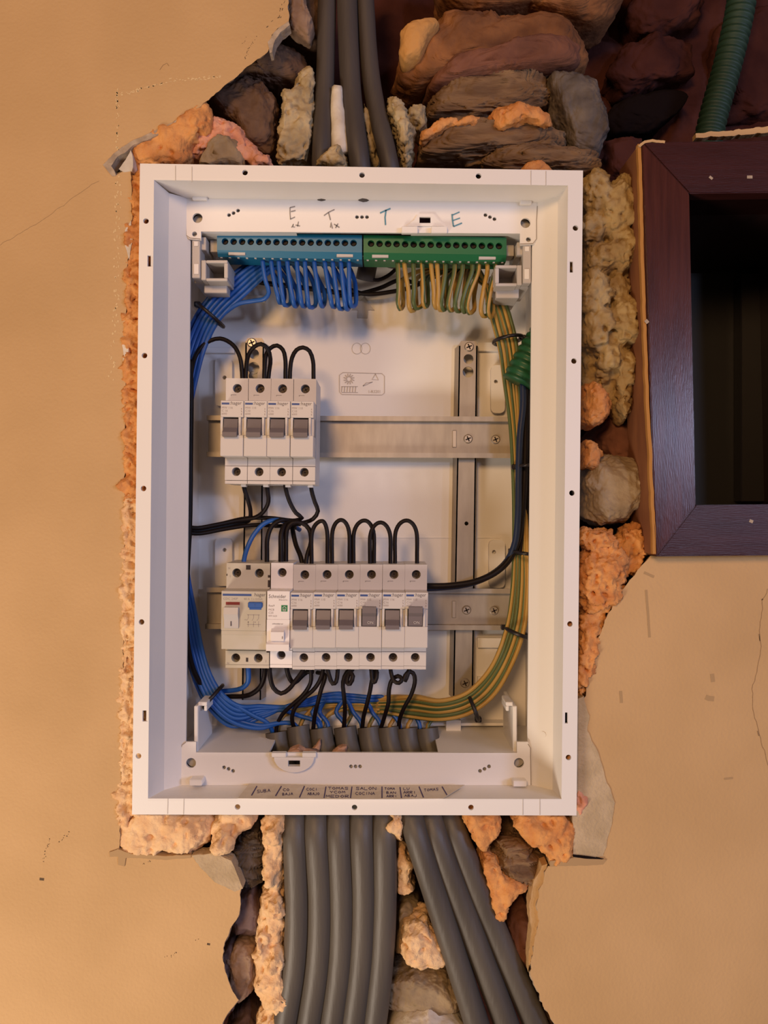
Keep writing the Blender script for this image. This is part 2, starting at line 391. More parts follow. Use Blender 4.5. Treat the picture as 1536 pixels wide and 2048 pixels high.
wall_left = wall_piece('wall_left', left_edge, [(-420, 2260), (-420, -160)], 1, 'beige plastered wall left of the box, broken along its right edge')
wall_right = wall_piece('wall_right', right_edge, [(1340, 1100), (2000, 1100), (2000, 2260)], 2, 'beige plastered wall below the wooden frame, broken along its left edge')

def wall_back():
    bm = bmesh.new(); nx, nz = 150, 190; dd = 0.125
    x0, x1, y0, y1 = 120, 1900, -200, 2260; g = {}
    for i in range(nx + 1):
        for j in range(nz + 1):
            x = x0 + (x1 - x0) * i / nx; y = y0 + (y1 - y0) * j / nz
            p = P(x, y, dd); q = p * 1000 * 0.022
            h = noise.fractal(q, 0.8, 2.0, 5) * 10 + min(noise.voronoi(q * 1.1)[0][1] - noise.voronoi(q * 1.1)[0][0], 0.6) * 16
            if x > 1000 and y < 330: h += 14
            g[i, j] = (bm.verts.new(Vector((p.x, p.y - mm(h) + (0.012 if 380 < x < 1110 and 360 < y < 1600 else 0), p.z))), x, y)
    for i in range(nx):
        for j in range(nz):
            a, b, c, d = g[i, j], g[i + 1, j], g[i + 1, j + 1], g[i, j + 1]
            if a[1] > 1290 and 320 < a[2] < 1075: continue
            f = bm.faces.new((a[0], b[0], c[0], d[0])); f.smooth = True
    return tag(finish('wall_back', bm, M['redback'], recalc=False), 'dark red rough masonry at the back of the opened wall', None, None, 'structure')
wall_bk = wall_back()
_s = [0]
def stone(poly, d0, d1, m, style='rock', amp=3.0, freq=1.0, sub=5, label=None, e=0.45):
    _s[0] += 1
    bm = bmesh.new(); lump(bm, poly, d0, d1, style, amp, freq, _s[0], sub, e)
    o = finish('stone', bm, M[m], wall_bk, recalc=False)
    if label: o['label'] = label
    return o
# stones of the opened wall, upper right
stone([(862, -60), (872, 20), (915, 52), (975, 56), (1010, 50), (1050, 44), (1105, 62), (1160, 74), (1205, 62), (1240, 20), (1255, -60)], 40, 110, 'tan_stone', amp=3, sub=6, e=0.4)
stone([(780, 185), (800, 130), (826, 88), (872, 52), (930, 44), (990, 60), (1060, 48), (1125, 45), (1165, 70), (1186, 100), (1180, 135), (1150, 162), (1090, 166), (960, 178), (880, 180), (836, 212), (792, 196)], 30, 105, 'tan_stone', amp=4, sub=6, e=0.5)
stone([(796, 118), (800, 80), (826, 58), (868, 50), (880, 62), (858, 96), (838, 128), (806, 142)], 24, 60, 'ochre', 'rock', amp=1.5, label='smooth ochre lump')
stone([(838, 208), (866, 152), (930, 130), (1040, 112), (1110, 108), (1152, 120), (1150, 158), (1090, 168), (960, 180), (885, 184)], 25.5, 90, 'red_stone', amp=2.6, sub=6, e=0.4)  # shaded underside of the tan stone, put in as a separate darker lump
stone([(850, 258), (862, 205), (878, 180), (930, 172), (1000, 174), (1078, 164), (1094, 190), (1092, 232), (1040, 252), (940, 262)], 34, 100, 'slate', 'slate', amp=2.6, sub=6, e=0.35)
stone([(1082, 178), (1140, 172), (1178, 192), (1196, 240), (1200, 300), (1180, 340), (1130, 330), (1096, 260)], 26, 100, 'grey_stone', amp=3.5, sub=6)
stone([(824, 336), (838, 300), (880, 268), (940, 262), (1040, 276), (1110, 282), (1128, 300), (1120, 330), (980, 345), (860, 345)], 24, 90, 'slate', 'slate', amp=2.8, freq=1.3, sub=6, e=0.35)
stone([(940, 345), (990, 318), (1070, 308), (1150, 316), (1184, 332), (1194, 360), (1150, 368), (1000, 362)], 14, 80, 'slate', 'slate', amp=2.6, freq=1.3, sub=6, e=0.4)
stone([(1200, 252), (1218, 222), (1262, 196), (1320, 186), (1372, 204), (1352, 240), (1290, 276), (1228, 278)], 82, 118, 'black_void', amp=2, label='black lump painted as a dark hole')  # dark hole among the stones, put in as a near-black lump
stone([(1240, 40), (1280, -60), (1400, -60), (1390, 60), (1340, 92), (1262, 84)], 74, 130, 'redback', amp=4)
stone([(1205, 170), (1230, 110), (1300, 90), (1370, 110), (1372, 170), (1300, 186), (1230, 210)], 78, 130, 'redback', amp=4)
stone([(1180, 300), (1215, 285), (1275, 292), (1285, 360), (1250, 400), (1190, 380)], 66, 120, 'redback', amp=4)
stone([(1400, 130), (1420, 40), (1600, 20), (1600, 250), (1430, 260)], 92, 140, 'redback', amp=4)
# stones, upper left
stone([(565, 60), (580, 10), (600, -40), (640, -40), (650, 60), (640, 120), (600, 130), (560, 110)], 34, 90, 'dark_stone', amp=3.5)
stone([(420, 205), (470, 160), (520, 128), (560, 112), (618, 130), (634, 170), (600, 190), (545, 185), (490, 178), (450, 190)], 26, 90, 'dark_stone', amp=4.5, sub=6)
stone([(410, 212), (450, 182), (500, 172), (540, 190), (560, 230), (566, 290), (552, 330), (505, 322), (480, 270), (440, 240)], 22, 80, 'dark_stone', amp=4.0, sub=6)
stone([(400, 345), (420, 306), (450, 288), (484, 296), (496, 320), (498, 350)], 10, 50, 'pale_stone', amp=2.5)
# right column
stone([(1156, 960), (1170, 915), (1210, 905), (1262, 925), (1276, 970), (1272, 1020), (1240, 1050), (1190, 1056), (1158, 1030)], 14, 80, 'pale_stone', amp=3.2, sub=6)
stone([(1165, 880), (1200, 835), (1260, 840), (1280, 880), (1275, 930), (1200, 930)], 40, 110, 'red_stone', amp=4)
# below the box
stone([(462, 1690), (480, 1650), (520, 1636), (540, 1668), (536, 1720), (540, 1742), (505, 1752), (476, 1735)], 16, 80, 'grey_stone', 'slate', amp=3.2, sub=6)
stone([(474, 1750), (520, 1738), (540, 1775), (532, 1834), (478, 1836)], 17, 100, 'lilac_stone', amp=3.0)
stone([(290, 290), (345, 244), (432, 184), (505, 126), (562, 96), (596, 140), (500, 196), (420, 250), (340, 300)], 36, 100, 'dark_stone', amp=4.0, sub=6)
stone([(462, 1880), (485, 1848), (524, 1852), (530, 1900), (516, 1950), (488, 1976), (470, 1940)], 13, 90, 'brown_stone', amp=3.0, sub=6)
stone([(450, 2060), (470, 2015), (500, 1996), (526, 2020), (530, 2090), (470, 2110)], 13, 90, 'lilac_stone', amp=3.2)
stone([(440, 1990), (446, 1890), (470, 1850), (484, 1860), (470, 1930), (484, 2000)], 20, 80, 'lilac_stone', amp=2.0)
stone([(786, 1880), (788, 1790), (808, 1775), (836, 1785), (850, 1830), (820, 1870)], 26, 90, 'pale_stone', amp=3.0)
stone([(768, 1985), (776, 1925), (820, 1908), (890, 1908), (922, 1950), (930, 1985), (850, 1996)], 18, 90, 'pale_stone', amp=3.0, sub=6)
stone([(760, 2130), (768, 2010), (800, 1984), (850, 1976), (905, 1990), (945, 2030), (975, 2130)], 4, 90, 'white_plaster', amp=2.5, label='off white block')
stone([(972, 1690), (985, 1646), (1040, 1650), (1096, 1705), (1090, 1735), (1050, 1742), (1000, 1728)], 14, 90, 'slate', 'slate', amp=2.6, freq=1.3, sub=6)
stone([(1002, 1840), (1010, 1795), (1040, 1780), (1064, 1800), (1066, 1850), (1050, 1900), (1040, 1915), (1010, 1880)], 22, 80, 'red_stone', amp=2.6)
stone([(1050, 1790), (1066, 1750), (1086, 1740), (1080, 1790), (1070, 1830)], 28, 70, 'dark_stone', amp=2.0)
stone([(1020, 1950), (1050, 1900), (1072, 1960), (1110, 2040), (1080, 2060)], 34, 90, 'dark_stone', amp=2.5)

# mortar patches and marks that belong to the plastered walls
def patch(parent, pts, d, th, m, name='mortar_patch', seed=3, amp=2.0, label=None):
    bm = bmesh.new(); plate(bm, ppoly(jag(pts, amp, seed, 7, True), d), [], d, d + th)
    o = finish(name, bm, M[m], parent)
    if label: o['label'] = label
patch(wall_left, [(383, 1711), (430, 1705), (462, 1722), (486, 1778), (470, 1782), (430, 1764), (405, 1740)], PL - 0.0006, 0.012, 'mortar', seed=5, label='bare grey mortar where the paint layer broke off')
patch(wall_right, [(1147, 1715), (1144, 1560), (1148, 1400), (1168, 1392), (1178, 1432), (1174, 1462), (1194, 1500), (1212, 1560), (1230, 1606), (1224, 1650), (1206, 1714)], PL - 0.0006, 0.012, 'mortar', seed=6, label='bare grey mortar beside the lower right of the box')
patch(wall_right, [(1100, 1733), (1100, 1722), (1150, 1715), (1205, 1716), (1213, 1721), (1206, 1729), (1150, 1732)], PL - 0.0008, 0.012, 'stain', 'groove', seed=15, amp=1.2, label='brown groove in the plaster')
patch(wall_right, [(1146, 1709), (1200, 1716), (1208, 1718), (1204, 1719), (1170, 1717), (1146, 1714)], PL - 0.0012, 0.012, 'black_void', 'groove', seed=16, amp=0.6)  # flat black sliver painted for the dark inside the slit
patch(wall_left, [(218, 1704), (236, 1697), (262, 1708), (330, 1712), (382, 1710), (382, 1716), (330, 1720), (252, 1716), (249, 1733), (236, 1730), (236, 1713), (220, 1714)], PL - 0.0008, 0.012, 'stain', 'groove', seed=17, amp=1.5, label='brown groove in the plaster')
patch(wall_right, [(1096, 1728), (1078, 1790), (1082, 1842), (1076, 1872), (1056, 1945), (1062, 1860), (1058, 1812), (1068, 1760), (1084, 1732)], PL + 0.004, 0.012, 'plaster', 'broken_plaster_edge', seed=7)
patch(wall_left, [(206, 330), (226, 308), (262, 283), (302, 266), (346, 244), (372, 226), (374, 232), (350, 251), (306, 274), (267, 291), (236, 314), (222, 332), (232, 350), (224, 352)], PL - 0.0005, 0.012, 'plaster_edge', 'broken_plaster_edge', seed=8)
patch(wall_left, [(238, 338), (262, 300), (266, 318), (264, 342), (248, 344)], PL - 0.0002, 0.012, 'white_plaster', 'gypsum_chip', seed=9)
patch(wall_left, [(539, 106), (535, 84), (548, 66), (560, 54), (577, 42), (580, 50), (562, 64), (550, 80), (544, 104)], PL - 0.0004, 0.010, 'plaster_edge', 'broken_plaster_edge', seed=10)
patch(wall_left, [(244, 690), (252, 672), (258, 700), (256, 745), (248, 735)], PL - 0.0004, 0.010, 'white_plaster', 'gypsum_chip', seed=11)
patch(wall_left, [(250, 460), (262, 440), (265, 480), (258, 520), (252, 500)], PL - 0.0004, 0.010, 'white_plaster', 'gypsum_chip', seed=12)
stone([(574, 70), (576, -40), (606, -40), (614, 20), (632, 60), (622, 95), (596, 78)], 14, 40, 'brown_stone', amp=3.0, sub=5)
def marks(parent, name, strokes, m, dd=-0.00012, label=None, d=None):
    bm = bmesh.new()
    for s_, w_ in strokes: ribbon(bm, s_, w_, (PL if d is None else d) + dd)
    o = finish(name, bm, M[m], parent, recalc=False)
    if label: o['label'] = label
    return o
def crumbs(pts, w_, seed, gap=0.45, spread=2.5):
    """a dry broken stroke as many short dabs"""
    rng = random.Random(seed); out = []
    for (x0, y0), (x1, y1) in zip(pts, pts[1:]):
        l = math.hypot(x1 - x0, y1 - y0); n = int(l / 2.2)
        for i in range(n):
            if rng.random() < gap: continue
            t = i / n; x = x0 + (x1 - x0) * t + rng.uniform(-spread, spread); y = y0 + (y1 - y0) * t + rng.uniform(-spread, spread)
            a = rng.uniform(0, 3.14); q = rng.uniform(0.8, 2.4)
            if spread >= 2.6: a = math.atan2(y1 - y0, x1 - x0) + rng.uniform(-.5, .5); q = rng.uniform(2.5, 6)
            out.append(([(x, y), (x + math.cos(a) * q, y + math.sin(a) * q)], rng.uniform(0.6, 1.8) * w_))
    return out
marks(wall_left, 'chalk_mark', crumbs([(236, 190), (272, 182), (310, 170), (340, 160), (395, 158), (440, 152)], 1.7, 1, 0.3, 2.7) + crumbs([(232, 180), (236, 215), (236, 270), (234, 300)], 1.9, 2, spread=4), 'chalk', label='pale chalk line')
marks(wall_left, 'chalk_mark', crumbs([(236, 350), (234, 500), (232, 620), (226, 690), (222, 760)], 1.8, 3, 0.55, 6), 'chalk')
marks(wall_left, 'dirt_mark', crumbs([(102, 1675), (92, 1700), (84, 1735)], 1.0, 4, 0.3, 2.5) + crumbs([(118, 1682), (128, 1676), (140, 1662)], 1.3, 5, 0.2, 2.5) + [([(79, 1758), (88, 1759)], 5)] + crumbs([(284, 1728), (305, 1720)], 0.8, 6) + crumbs([(326, 1914), (345, 1912), (356, 1900)], 1.0, 7, 0.35, 2) + crumbs([(390, 1880), (404, 1876)], 1, 8) + [([(414, 1888), (420, 1889)], 4)], 'dirt', label='smears of dark dirt')
marks(wall_left, 'dirt_mark', crumbs([(486, 88), (492, 70)], 0.8, 9, 0.4) + crumbs([(490, 116), (500, 96), (512, 70)], 0.9, 10, 0.4, 2) + crumbs([(530, 58), (560, 30), (570, 5)], 0.9, 11, 0.6, 6), 'dirt')
marks(wall_left, 'hairline_crack', [(jag([(0, 490), (70, 450), (140, 400), (170, 378), (198, 362)], 2.5, 20, 8), 0.5), (jag([(320, 140), (326, 130), (334, 126), (338, 132)], 1, 21, 4), 0.9)], 'crack')
marks(wall_right, 'hairline_crack', [(jag([(1536, 1178), (1526, 1200), (1520, 1270), (1522, 1310), (1506, 1370), (1506, 1420), (1516, 1460), (1530, 1510), (1545, 1560)], 3, 22, 8), 1.1), ([(1518, 1268), (1520, 1282)], 2.4), ([(1515, 1462), (1518, 1472)], 2.6), ([(1523, 1200), (1526, 1198)], 3)], 'crack')
marks(wall_right, 'stain', [([(1241, 1382), (1243, 1406)], 6), ([(1424, 1348), (1426, 1364)], 8), ([(1411, 1394), (1418, 1397), (1428, 1398)], 10), ([(1288, 1145), (1308, 1154)], 5)], 'stain', label='brown stains')
marks(wall_right, 'stain', [([(1292, 1180), (1296, 1230), (1299, 1275)], 5), ([(1448, 1558), (1466, 1556)], 4)], 'stain')

# ------------------------------------------------------------------ expanding foam
_f = [100]
def foam(label, polys, m, d0, d1, amp=2.2, freq=1.3, sub=5, name='expanding_foam'):
    """lumps fused by a voxel remesh into one mass, then roughened along the normals"""
    bm = bmesh.new()
    for pl in polys:
        _f[0] += 1
        dd0, dd1, pp = (pl[0], pl[1], pl[2]) if isinstance(pl, tuple) and len(pl) == 3 and not isinstance(pl[2], (int, float)) else (d0, d1, pl)
        lump(bm, pp, dd0, dd1, 'plain', 0, 1, _f[0], 4, 0.5)
    me = bpy.data.meshes.new(name); bm.to_mesh(me); bm.free()
    ob = bpy.data.objects.new(name, me); C.objects.link(ob)
    rm = ob.modifiers.new('fuse', 'REMESH'); rm.mode = 'VOXEL'; rm.voxel_size = 0.00115
    sm = ob.modifiers.new('relax', 'SMOOTH'); sm.factor = 0.5; sm.iterations = 6
    dg = bpy.context.evaluated_depsgraph_get(); me2 = bpy.data.meshes.new_from_object(ob.evaluated_get(dg))
    bpy.data.objects.remove(ob); bpy.data.meshes.remove(me)
    bm = bmesh.new(); bm.from_mesh(me2); bpy.data.meshes.remove(me2); bm.normal_update()
    so = Vector((_f[0] * 7.13, _f[0] * 3.7, _f[0] * 1.9)); a = mm(amp)
    hs = []
    for v in bm.verts:
        w_ = v.co * 50 * freq * 1.25 + so
        h = noise.fractal(w_, 0.75, 2.1, 4) * 1.0
        vd = noise.voronoi(w_ * 1.6)[0]; h += (0.45 - vd[0]) * 1.3
        vd2 = noise.voronoi(w_ * 4.2 + noise.noise_vector(w_ * 3) * 0.4)[0]; h += (min(vd2[1] - vd2[0], 0.35) - 0.2) * 0.8
        pit = noise.noise(w_ * 2.3 + Vector((9, 4, 2)))
        if pit > 0.28: h -= (pit - 0.28) * 4.5
        hs.append(h)
    nn = [v.normal.copy() for v in bm.verts]
    for v, n_, h in zip(bm.verts, nn, hs): v.co += n_ * (h * a)
    return tag(finish(name, bm, M[m], smooth=True, recalc=False), label, 'foam', 'dried expanding foam around the box')
def blobs(pts, r, seed, jit=0.3):
    """irregular polygons along a pixel line"""
    rng = random.Random(seed); out = []
    for x, y in pts:
        rx = r * rng.uniform(1 - jit, 1 + jit); ry = r * rng.uniform(1.0, 1.7)
        out.append([(x + rx * math.cos(a) * rng.uniform(0.8, 1.1), y + ry * math.sin(a) * rng.uniform(0.8, 1.1)) for a in [i * 2 * math.pi / 9 for i in range(9)]])
    return out
foam('orange foam slab above the top left corner of the white box', [(4, 34, [(258, 345), (262, 296), (300, 272), (345, 250), (392, 226), (412, 208), (428, 226), (432, 260), (408, 284), (384, 300), (370, 345)]), (7, 30, [(248, 470), (262, 340), (300, 340), (296, 480)])], 'foam_orange', 4, 34, 2.0, sub=6)
foam('pinkish foam ridge right of the orange slab above the box', [(12, 44, [(366, 315), (400, 276), (430, 240), (460, 245), (496, 260), (502, 290), (530, 312), (552, 345), (500, 345), (488, 312), (452, 286), (420, 302), (380, 330)]), (6, 30, [(500, 345), (512, 318), (540, 312), (556, 345)])], 'foam_pink', 12, 44, 2.2, sub=6)
foam('narrow orange foam strip along the left side of the box, upper half', blobs([(264, y) for y in range(470, 1010, 24)], 17, 11) + [(5, 26, p_) for p_ in blobs([(286, y) for y in range(430, 1010, 40)], 22, 13)] + [(5, 22, p_) for p_ in blobs([(292, 442), (300, 522), (289, 711), (287, 977)], 14, 23, 0.1)], 'foam_orange', 5, 26, 2.4, 2.2, 4)
foam('narrow orange foam strip along the left side of the box, lower half', blobs([(262 - (y - 1010) * 0.014, y) for y in range(1010, 1640, 24)], 17, 12) + [(5, 26, p_) for p_ in blobs([(282, y) for y in range(1010, 1640, 40)], 22, 14)] + [(5, 22, p_) for p_ in blobs([(283, 1244), (289, 1432), (277, 1512)], 13, 24, 0.1)], 'foam_pale', 5, 26, 2.4, 2.2, 4)
foam('large pale orange foam slab under the lower left corner of the box', [(2, 34, [(262, 1700), (256, 1640), (275, 1612), (340, 1612), (420, 1620), (426, 1650), (424, 1684), (392, 1706), (330, 1702), (300, 1710)]), (7, 30, [(240, 1680), (240, 1630), (262, 1625), (276, 1690), (290, 1708), (258, 1702)])], 'foam_pale', 2, 34, 2.0, sub=6)
foam('small pinkish foam knob below the box, beside the big slab', [(0, 30, [(424, 1690), (426, 1660), (448, 1650), (472, 1664), (470, 1695), (450, 1708), (432, 1708)]), (10, 36, [(418, 1660), (440, 1602), (500, 1600), (520, 1640), (476, 1668)])], 'foam_pale', 4, 34, 1.8, sub=5)
foam('long pale foam column left of the grey cables below the box', [(10, 50, [(530, 1700), (524, 1640), (545, 1610), (576, 1610), (578, 1700), (570, 1790), (540, 1780)]), (14, 50, [(520, 1830), (530, 1770), (560, 1760), (578, 1800), (576, 1880), (534, 1890)]), (10, 50, [(510, 1960), (512, 1890), (540, 1870), (572, 1890), (582, 1950), (570, 2010), (530, 2016)]), (14, 50, [(508, 2110), (512, 2030), (540, 1990), (584, 1990), (590, 2060), (560, 2110)])] + [(d_, 50, [(x + a * math.cos(t), y + b * math.sin(t)) for t in [k * math.pi / 4 for k in range(8)]]) for x, y, a, b, d_ in ((552, 1650, 22, 30, 6), (545, 1730, 20, 34, 8), (560, 1800, 20, 26, 8), (528, 1870, 16, 30, 10), (556, 1905, 24, 30, 6), (530, 1955, 18, 24, 8), (562, 1985, 24, 26, 7), (545, 2040, 26, 24, 9))], 'foam_pale', 10, 50, 2.4, sub=6)
foam('small pale foam tuft between the two cable groups under the box', [(8, 40, [(770, 1650), (780, 1612), (806, 1612), (812, 1650), (802, 1680), (786, 1660)]), (18, 50, [(790, 1780), (788, 1690), (806, 1670), (822, 1720), (830, 1770), (812, 1785)])], 'foam_pale', 8, 40, 2.0, sub=5)
foam('pale orange foam ball between the cable groups near the bottom', [(6, 50, [(790, 1890), (800, 1850), (826, 1826), (850, 1816), (872, 1840), (892, 1880), (890, 1915), (850, 1926), (800, 1924)])], 'foam_pale', 6, 50, 2.2, sub=6)
foam('orange foam nub right of the grey cables, just below the box', [(6, 40, [(922, 1640), (926, 1602), (996, 1602), (998, 1650), (980, 1680), (964, 1690), (944, 1672)])], 'foam_orange', 6, 40, 2.0, sub=5)
foam('hanging orange foam tongue right of the diagonal cables', [(10, 44, [(952, 1700), (968, 1690), (990, 1710), (1012, 1735), (1050, 1740), (1058, 1765), (1024, 1786), (1014, 1812), (1000, 1840), (984, 1826), (976, 1780), (962, 1740)])], 'foam_orange', 10, 44, 2.0, sub=6)
foam('orange foam mass under the lower right corner of the box', [(3, 36, [(1018, 1640), (1030, 1612), (1130, 1612), (1150, 1640), (1150, 1716), (1130, 1726), (1100, 1722), (1086, 1700), (1050, 1676)])], 'foam_orange', 3, 36, 2.4, sub=6)
foam('pink foam sliver between the box and the bare mortar', [(5, 30, [(1140, 1640), (1142, 1550), (1158, 1552), (1172, 1580), (1166, 1610), (1152, 1640)])], 'foam_pink', 5, 30, 1.5, sub=5)
foam('crumbly orange foam right of the box, below the grey stone', [(4, 40, [(1150, 1080), (1162, 1058), (1215, 1060), (1236, 1080), (1225, 1110), (1170, 1110)]), (2, 40, [(1148, 1180), (1156, 1110), (1200, 1090), (1246, 1100), (1254, 1135), (1240, 1190), (1220, 1230), (1160, 1240)]), (4, 40, [(1142, 1400), (1148, 1290), (1160, 1220), (1210, 1210), (1200, 1260), (1184, 1320), (1170, 1390)]), (12, 44, [(1210, 1120), (1240, 1060), (1280, 1040), (1300, 1090), (1270, 1140), (1232, 1170)])] + [(5.5, 22, p_) for p_ in blobs([(1140, 1248), (1137, 1515)], 12, 25, 0.1)], 'foam_orange', 3, 40, 2.8, 2.0, sub=6)
foam('deep orange foam bulge right of the box, above the grey stone', [(14, 60, [(1158, 850), (1160, 770), (1180, 764), (1212, 785), (1218, 815), (1196, 850), (1175, 860)]), (16, 60, [(1156, 940), (1160, 880), (1190, 885), (1200, 910), (1180, 940)])], 'foam_orange', 14, 60, 2.0, sub=5)
def oval(cx, cy, rx, ry, sd):
    g = random.Random(sd); return [(cx + rx * math.cos(a) * g.uniform(.85, 1.12), cy + ry * math.sin(a) * g.uniform(.85, 1.12)) for a in [i * 2 * math.pi / 10 for i in range(10)]]
cl = [(1186, 400, 28, 42, 10), (1222, 432, 34, 44, 6), (1180, 470, 26, 34, 12), (1236, 505, 24, 48, 10), (1196, 530, 34, 30, 14), (1182, 596, 28, 44, 8), (1226, 590, 26, 34, 16), (1236, 648, 34, 46, 8), (1186, 668, 30, 42, 10), (1212, 716, 30, 34, 12), (1236, 745, 24, 38, 16), (1240, 796, 16, 44, 18), (1200, 752, 20, 22, 20)]
cl = [(x, y, a * 1.16, b * 1.2, d_) for x, y, a, b, d_ in cl]
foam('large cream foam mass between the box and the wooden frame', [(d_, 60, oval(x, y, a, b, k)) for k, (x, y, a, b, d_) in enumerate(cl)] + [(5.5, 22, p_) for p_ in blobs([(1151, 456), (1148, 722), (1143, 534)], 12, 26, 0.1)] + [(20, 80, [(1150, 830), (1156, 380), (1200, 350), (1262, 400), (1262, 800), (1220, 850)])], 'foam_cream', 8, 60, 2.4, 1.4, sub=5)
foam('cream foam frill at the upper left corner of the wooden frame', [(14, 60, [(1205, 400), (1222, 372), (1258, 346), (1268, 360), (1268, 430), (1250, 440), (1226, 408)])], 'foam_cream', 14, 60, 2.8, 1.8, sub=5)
foam('orange foam crust lying on the slate above the box', [(16, 60, [(832, 316), (842, 280), (880, 256), (930, 250), (965, 240), (975, 268), (900, 270), (868, 292)]), (12, 60, [(965, 262), (972, 238), (1010, 226), (1060, 232), (1098, 250), (1106, 268), (1094, 276), (1050, 262), (1020, 268), (1000, 280)])], 'foam_orange', 14, 60, 1.8, sub=6)
foam('small orange foam patch behind the upper right edge of the box', [(4, 30, [(1030, 350), (1048, 332), (1080, 330), (1108, 345), (1100, 360), (1040, 362)])], 'foam_orange', 4, 30, 1.2, sub=4)
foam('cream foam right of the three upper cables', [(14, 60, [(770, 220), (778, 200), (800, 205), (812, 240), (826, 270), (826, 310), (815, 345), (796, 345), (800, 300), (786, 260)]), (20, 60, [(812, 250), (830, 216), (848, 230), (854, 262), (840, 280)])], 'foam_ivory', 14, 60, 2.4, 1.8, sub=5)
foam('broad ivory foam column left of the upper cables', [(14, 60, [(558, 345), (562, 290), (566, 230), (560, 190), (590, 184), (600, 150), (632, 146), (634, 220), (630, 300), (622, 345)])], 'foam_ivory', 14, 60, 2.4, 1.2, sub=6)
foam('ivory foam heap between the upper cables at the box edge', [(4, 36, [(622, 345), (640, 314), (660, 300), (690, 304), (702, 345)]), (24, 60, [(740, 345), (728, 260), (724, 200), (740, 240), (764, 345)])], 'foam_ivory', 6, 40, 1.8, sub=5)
bm = bmesh.new(); tube(bm, smoothline(path([(674, 176, 24), (675, 215, 23), (678, 260, 22), (682, 310, 22)])), 0.005, 12, rfun=lambda i, s: 0.0040 + 0.0035 * s / 0.05)
for v in bm.verts: v.co += noise.noise_vector(v.co * 300) * 0.0008
tag(finish('plaster_peg', bm, M['white_plaster'], smooth=True), 'off white plaster peg standing between the upper cables', 'peg')

# ------------------------------------------------------------------ wooden frame with dark niche
def mitre(bm, outer, inner, d0, d1):
    """quad board from two outer and two inner px corners"""
    pts = [outer[0], outer[1], inner[1], inner[0]]
    a = [bm.verts.new(P(x, y, d0)) for x, y in pts]
    k = [Vector((v.co.x, d1, v.co.z)) for v in a]; b = [bm.verts.new(p) for p in k]
    bm.faces.new(a); bm.faces.new(list(reversed(b)))
    for i in range(4): bm.faces.new((a[i], a[(i + 1) % 4], b[(i + 1) % 4], b[i]))
    es = [e for e in bm.edges]
    bmesh.ops.bevel(bm, geom=es, offset=0.0007, segments=2, affect='EDGES')
fd0, fd1 = -0.006, 0.036
oTL, oTR, oBR, oBL = (1284, 284), (1846, 276), (1862, 1108), (1312, 1113)
iTL, iTR, iBR, iBL = (1379, 387), (1752, 382), (1766, 1006), (1392, 1010)
fr = empty('wooden_frame', P(1312, 1113, fd0), 'dark varnished mahogany frame around a black niche, right of the box', 'frame')
for a, b, c, d_, m in ((oTL, oTR, iTL, iTR, 'mahogany_h'), (oBL, oBR, iBL, iBR, 'mahogany_h'), (oTL, oBL, iTL, iBL, 'mahogany'), (oTR, oBR, iTR, iBR, 'mahogany')):
    bm = bmesh.new(); mitre(bm, (a, b), (c, d_), fd0, fd1); finish('frame_rail', bm, M[m], fr)
bm = bmesh.new()
e0 = [P(1283.5, 286, fd0 + 0.002), P(1290, 500, fd0 + 0.002), P(1298, 760, fd0 + 0.002), P(1305, 960, fd0 + 0.002), P(1310.5, 1108, fd0 + 0.002)]
prev = None
for p in e0:
    r_ = [bm.verts.new((p.x - 0.0012, p.y, p.z)), bm.verts.new((p.x - 0.0022, p.y + 0.045, p.z)), bm.verts.new((p.x - 0.0003, p.y + 0.045, p.z)), bm.verts.new((p.x - 0.0003, p.y, p.z))]
    if prev:
        for i in range(4): bm.faces.new((prev[i], prev[(i + 1) % 4], r_[(i + 1) % 4], r_[i]))
    else: bm.faces.new(r_)
    prev = r_
bm.faces.new(prev)
o = finish('edge_strip', bm, M['rawwood'], fr)
bm = bmesh.new(); jj = jag([(1279, 288), (1285, 500), (1291, 700), (1300, 900), (1307, 1040), (1309, 1108)], 1.5, 33, 14); a_ = [P(x - 3.5, y, fd0 + 0.0015) for x, y in jj]; b_ = [P(x + 3, y, fd0 + 0.0005) for x, y in jj]
va = [bm.verts.new(p) for p in a_]; vb = [bm.verts.new(p) for p in b_]; vc = [bm.verts.new(p + Vector((0, 0.004, 0))) for p in a_]
for i in range(len(jj) - 1): bm.faces.new((va[i], va[i + 1], vb[i + 1], vb[i])); bm.faces.new((va[i + 1], va[i], vc[i], vc[i + 1]))
o = finish('edge_bead', bm, M['edgewood'], fr); o['label'] = 'raw ochre wood edge'
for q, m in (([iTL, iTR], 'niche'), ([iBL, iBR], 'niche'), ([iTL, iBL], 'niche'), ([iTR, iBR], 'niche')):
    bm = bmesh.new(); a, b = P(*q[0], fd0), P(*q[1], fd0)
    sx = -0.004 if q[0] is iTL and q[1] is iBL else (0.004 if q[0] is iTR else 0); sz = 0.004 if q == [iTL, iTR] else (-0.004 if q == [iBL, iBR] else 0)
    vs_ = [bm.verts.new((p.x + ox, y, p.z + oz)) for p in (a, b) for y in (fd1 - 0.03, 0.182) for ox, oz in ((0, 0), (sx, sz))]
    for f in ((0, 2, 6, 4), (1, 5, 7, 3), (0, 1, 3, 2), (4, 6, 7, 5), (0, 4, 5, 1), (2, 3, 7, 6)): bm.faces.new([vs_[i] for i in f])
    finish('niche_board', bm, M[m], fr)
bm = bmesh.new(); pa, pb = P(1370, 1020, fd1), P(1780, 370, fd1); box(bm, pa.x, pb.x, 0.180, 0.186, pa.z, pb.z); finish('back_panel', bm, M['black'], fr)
bm = bmesh.new(); pbox(bm, 1482, 1690, 545, 1004, 0.165, 0.180, 0.001); o = finish('inner_panel', bm, M['blackgrey'], fr); o['label'] = 'charcoal panel in the niche'
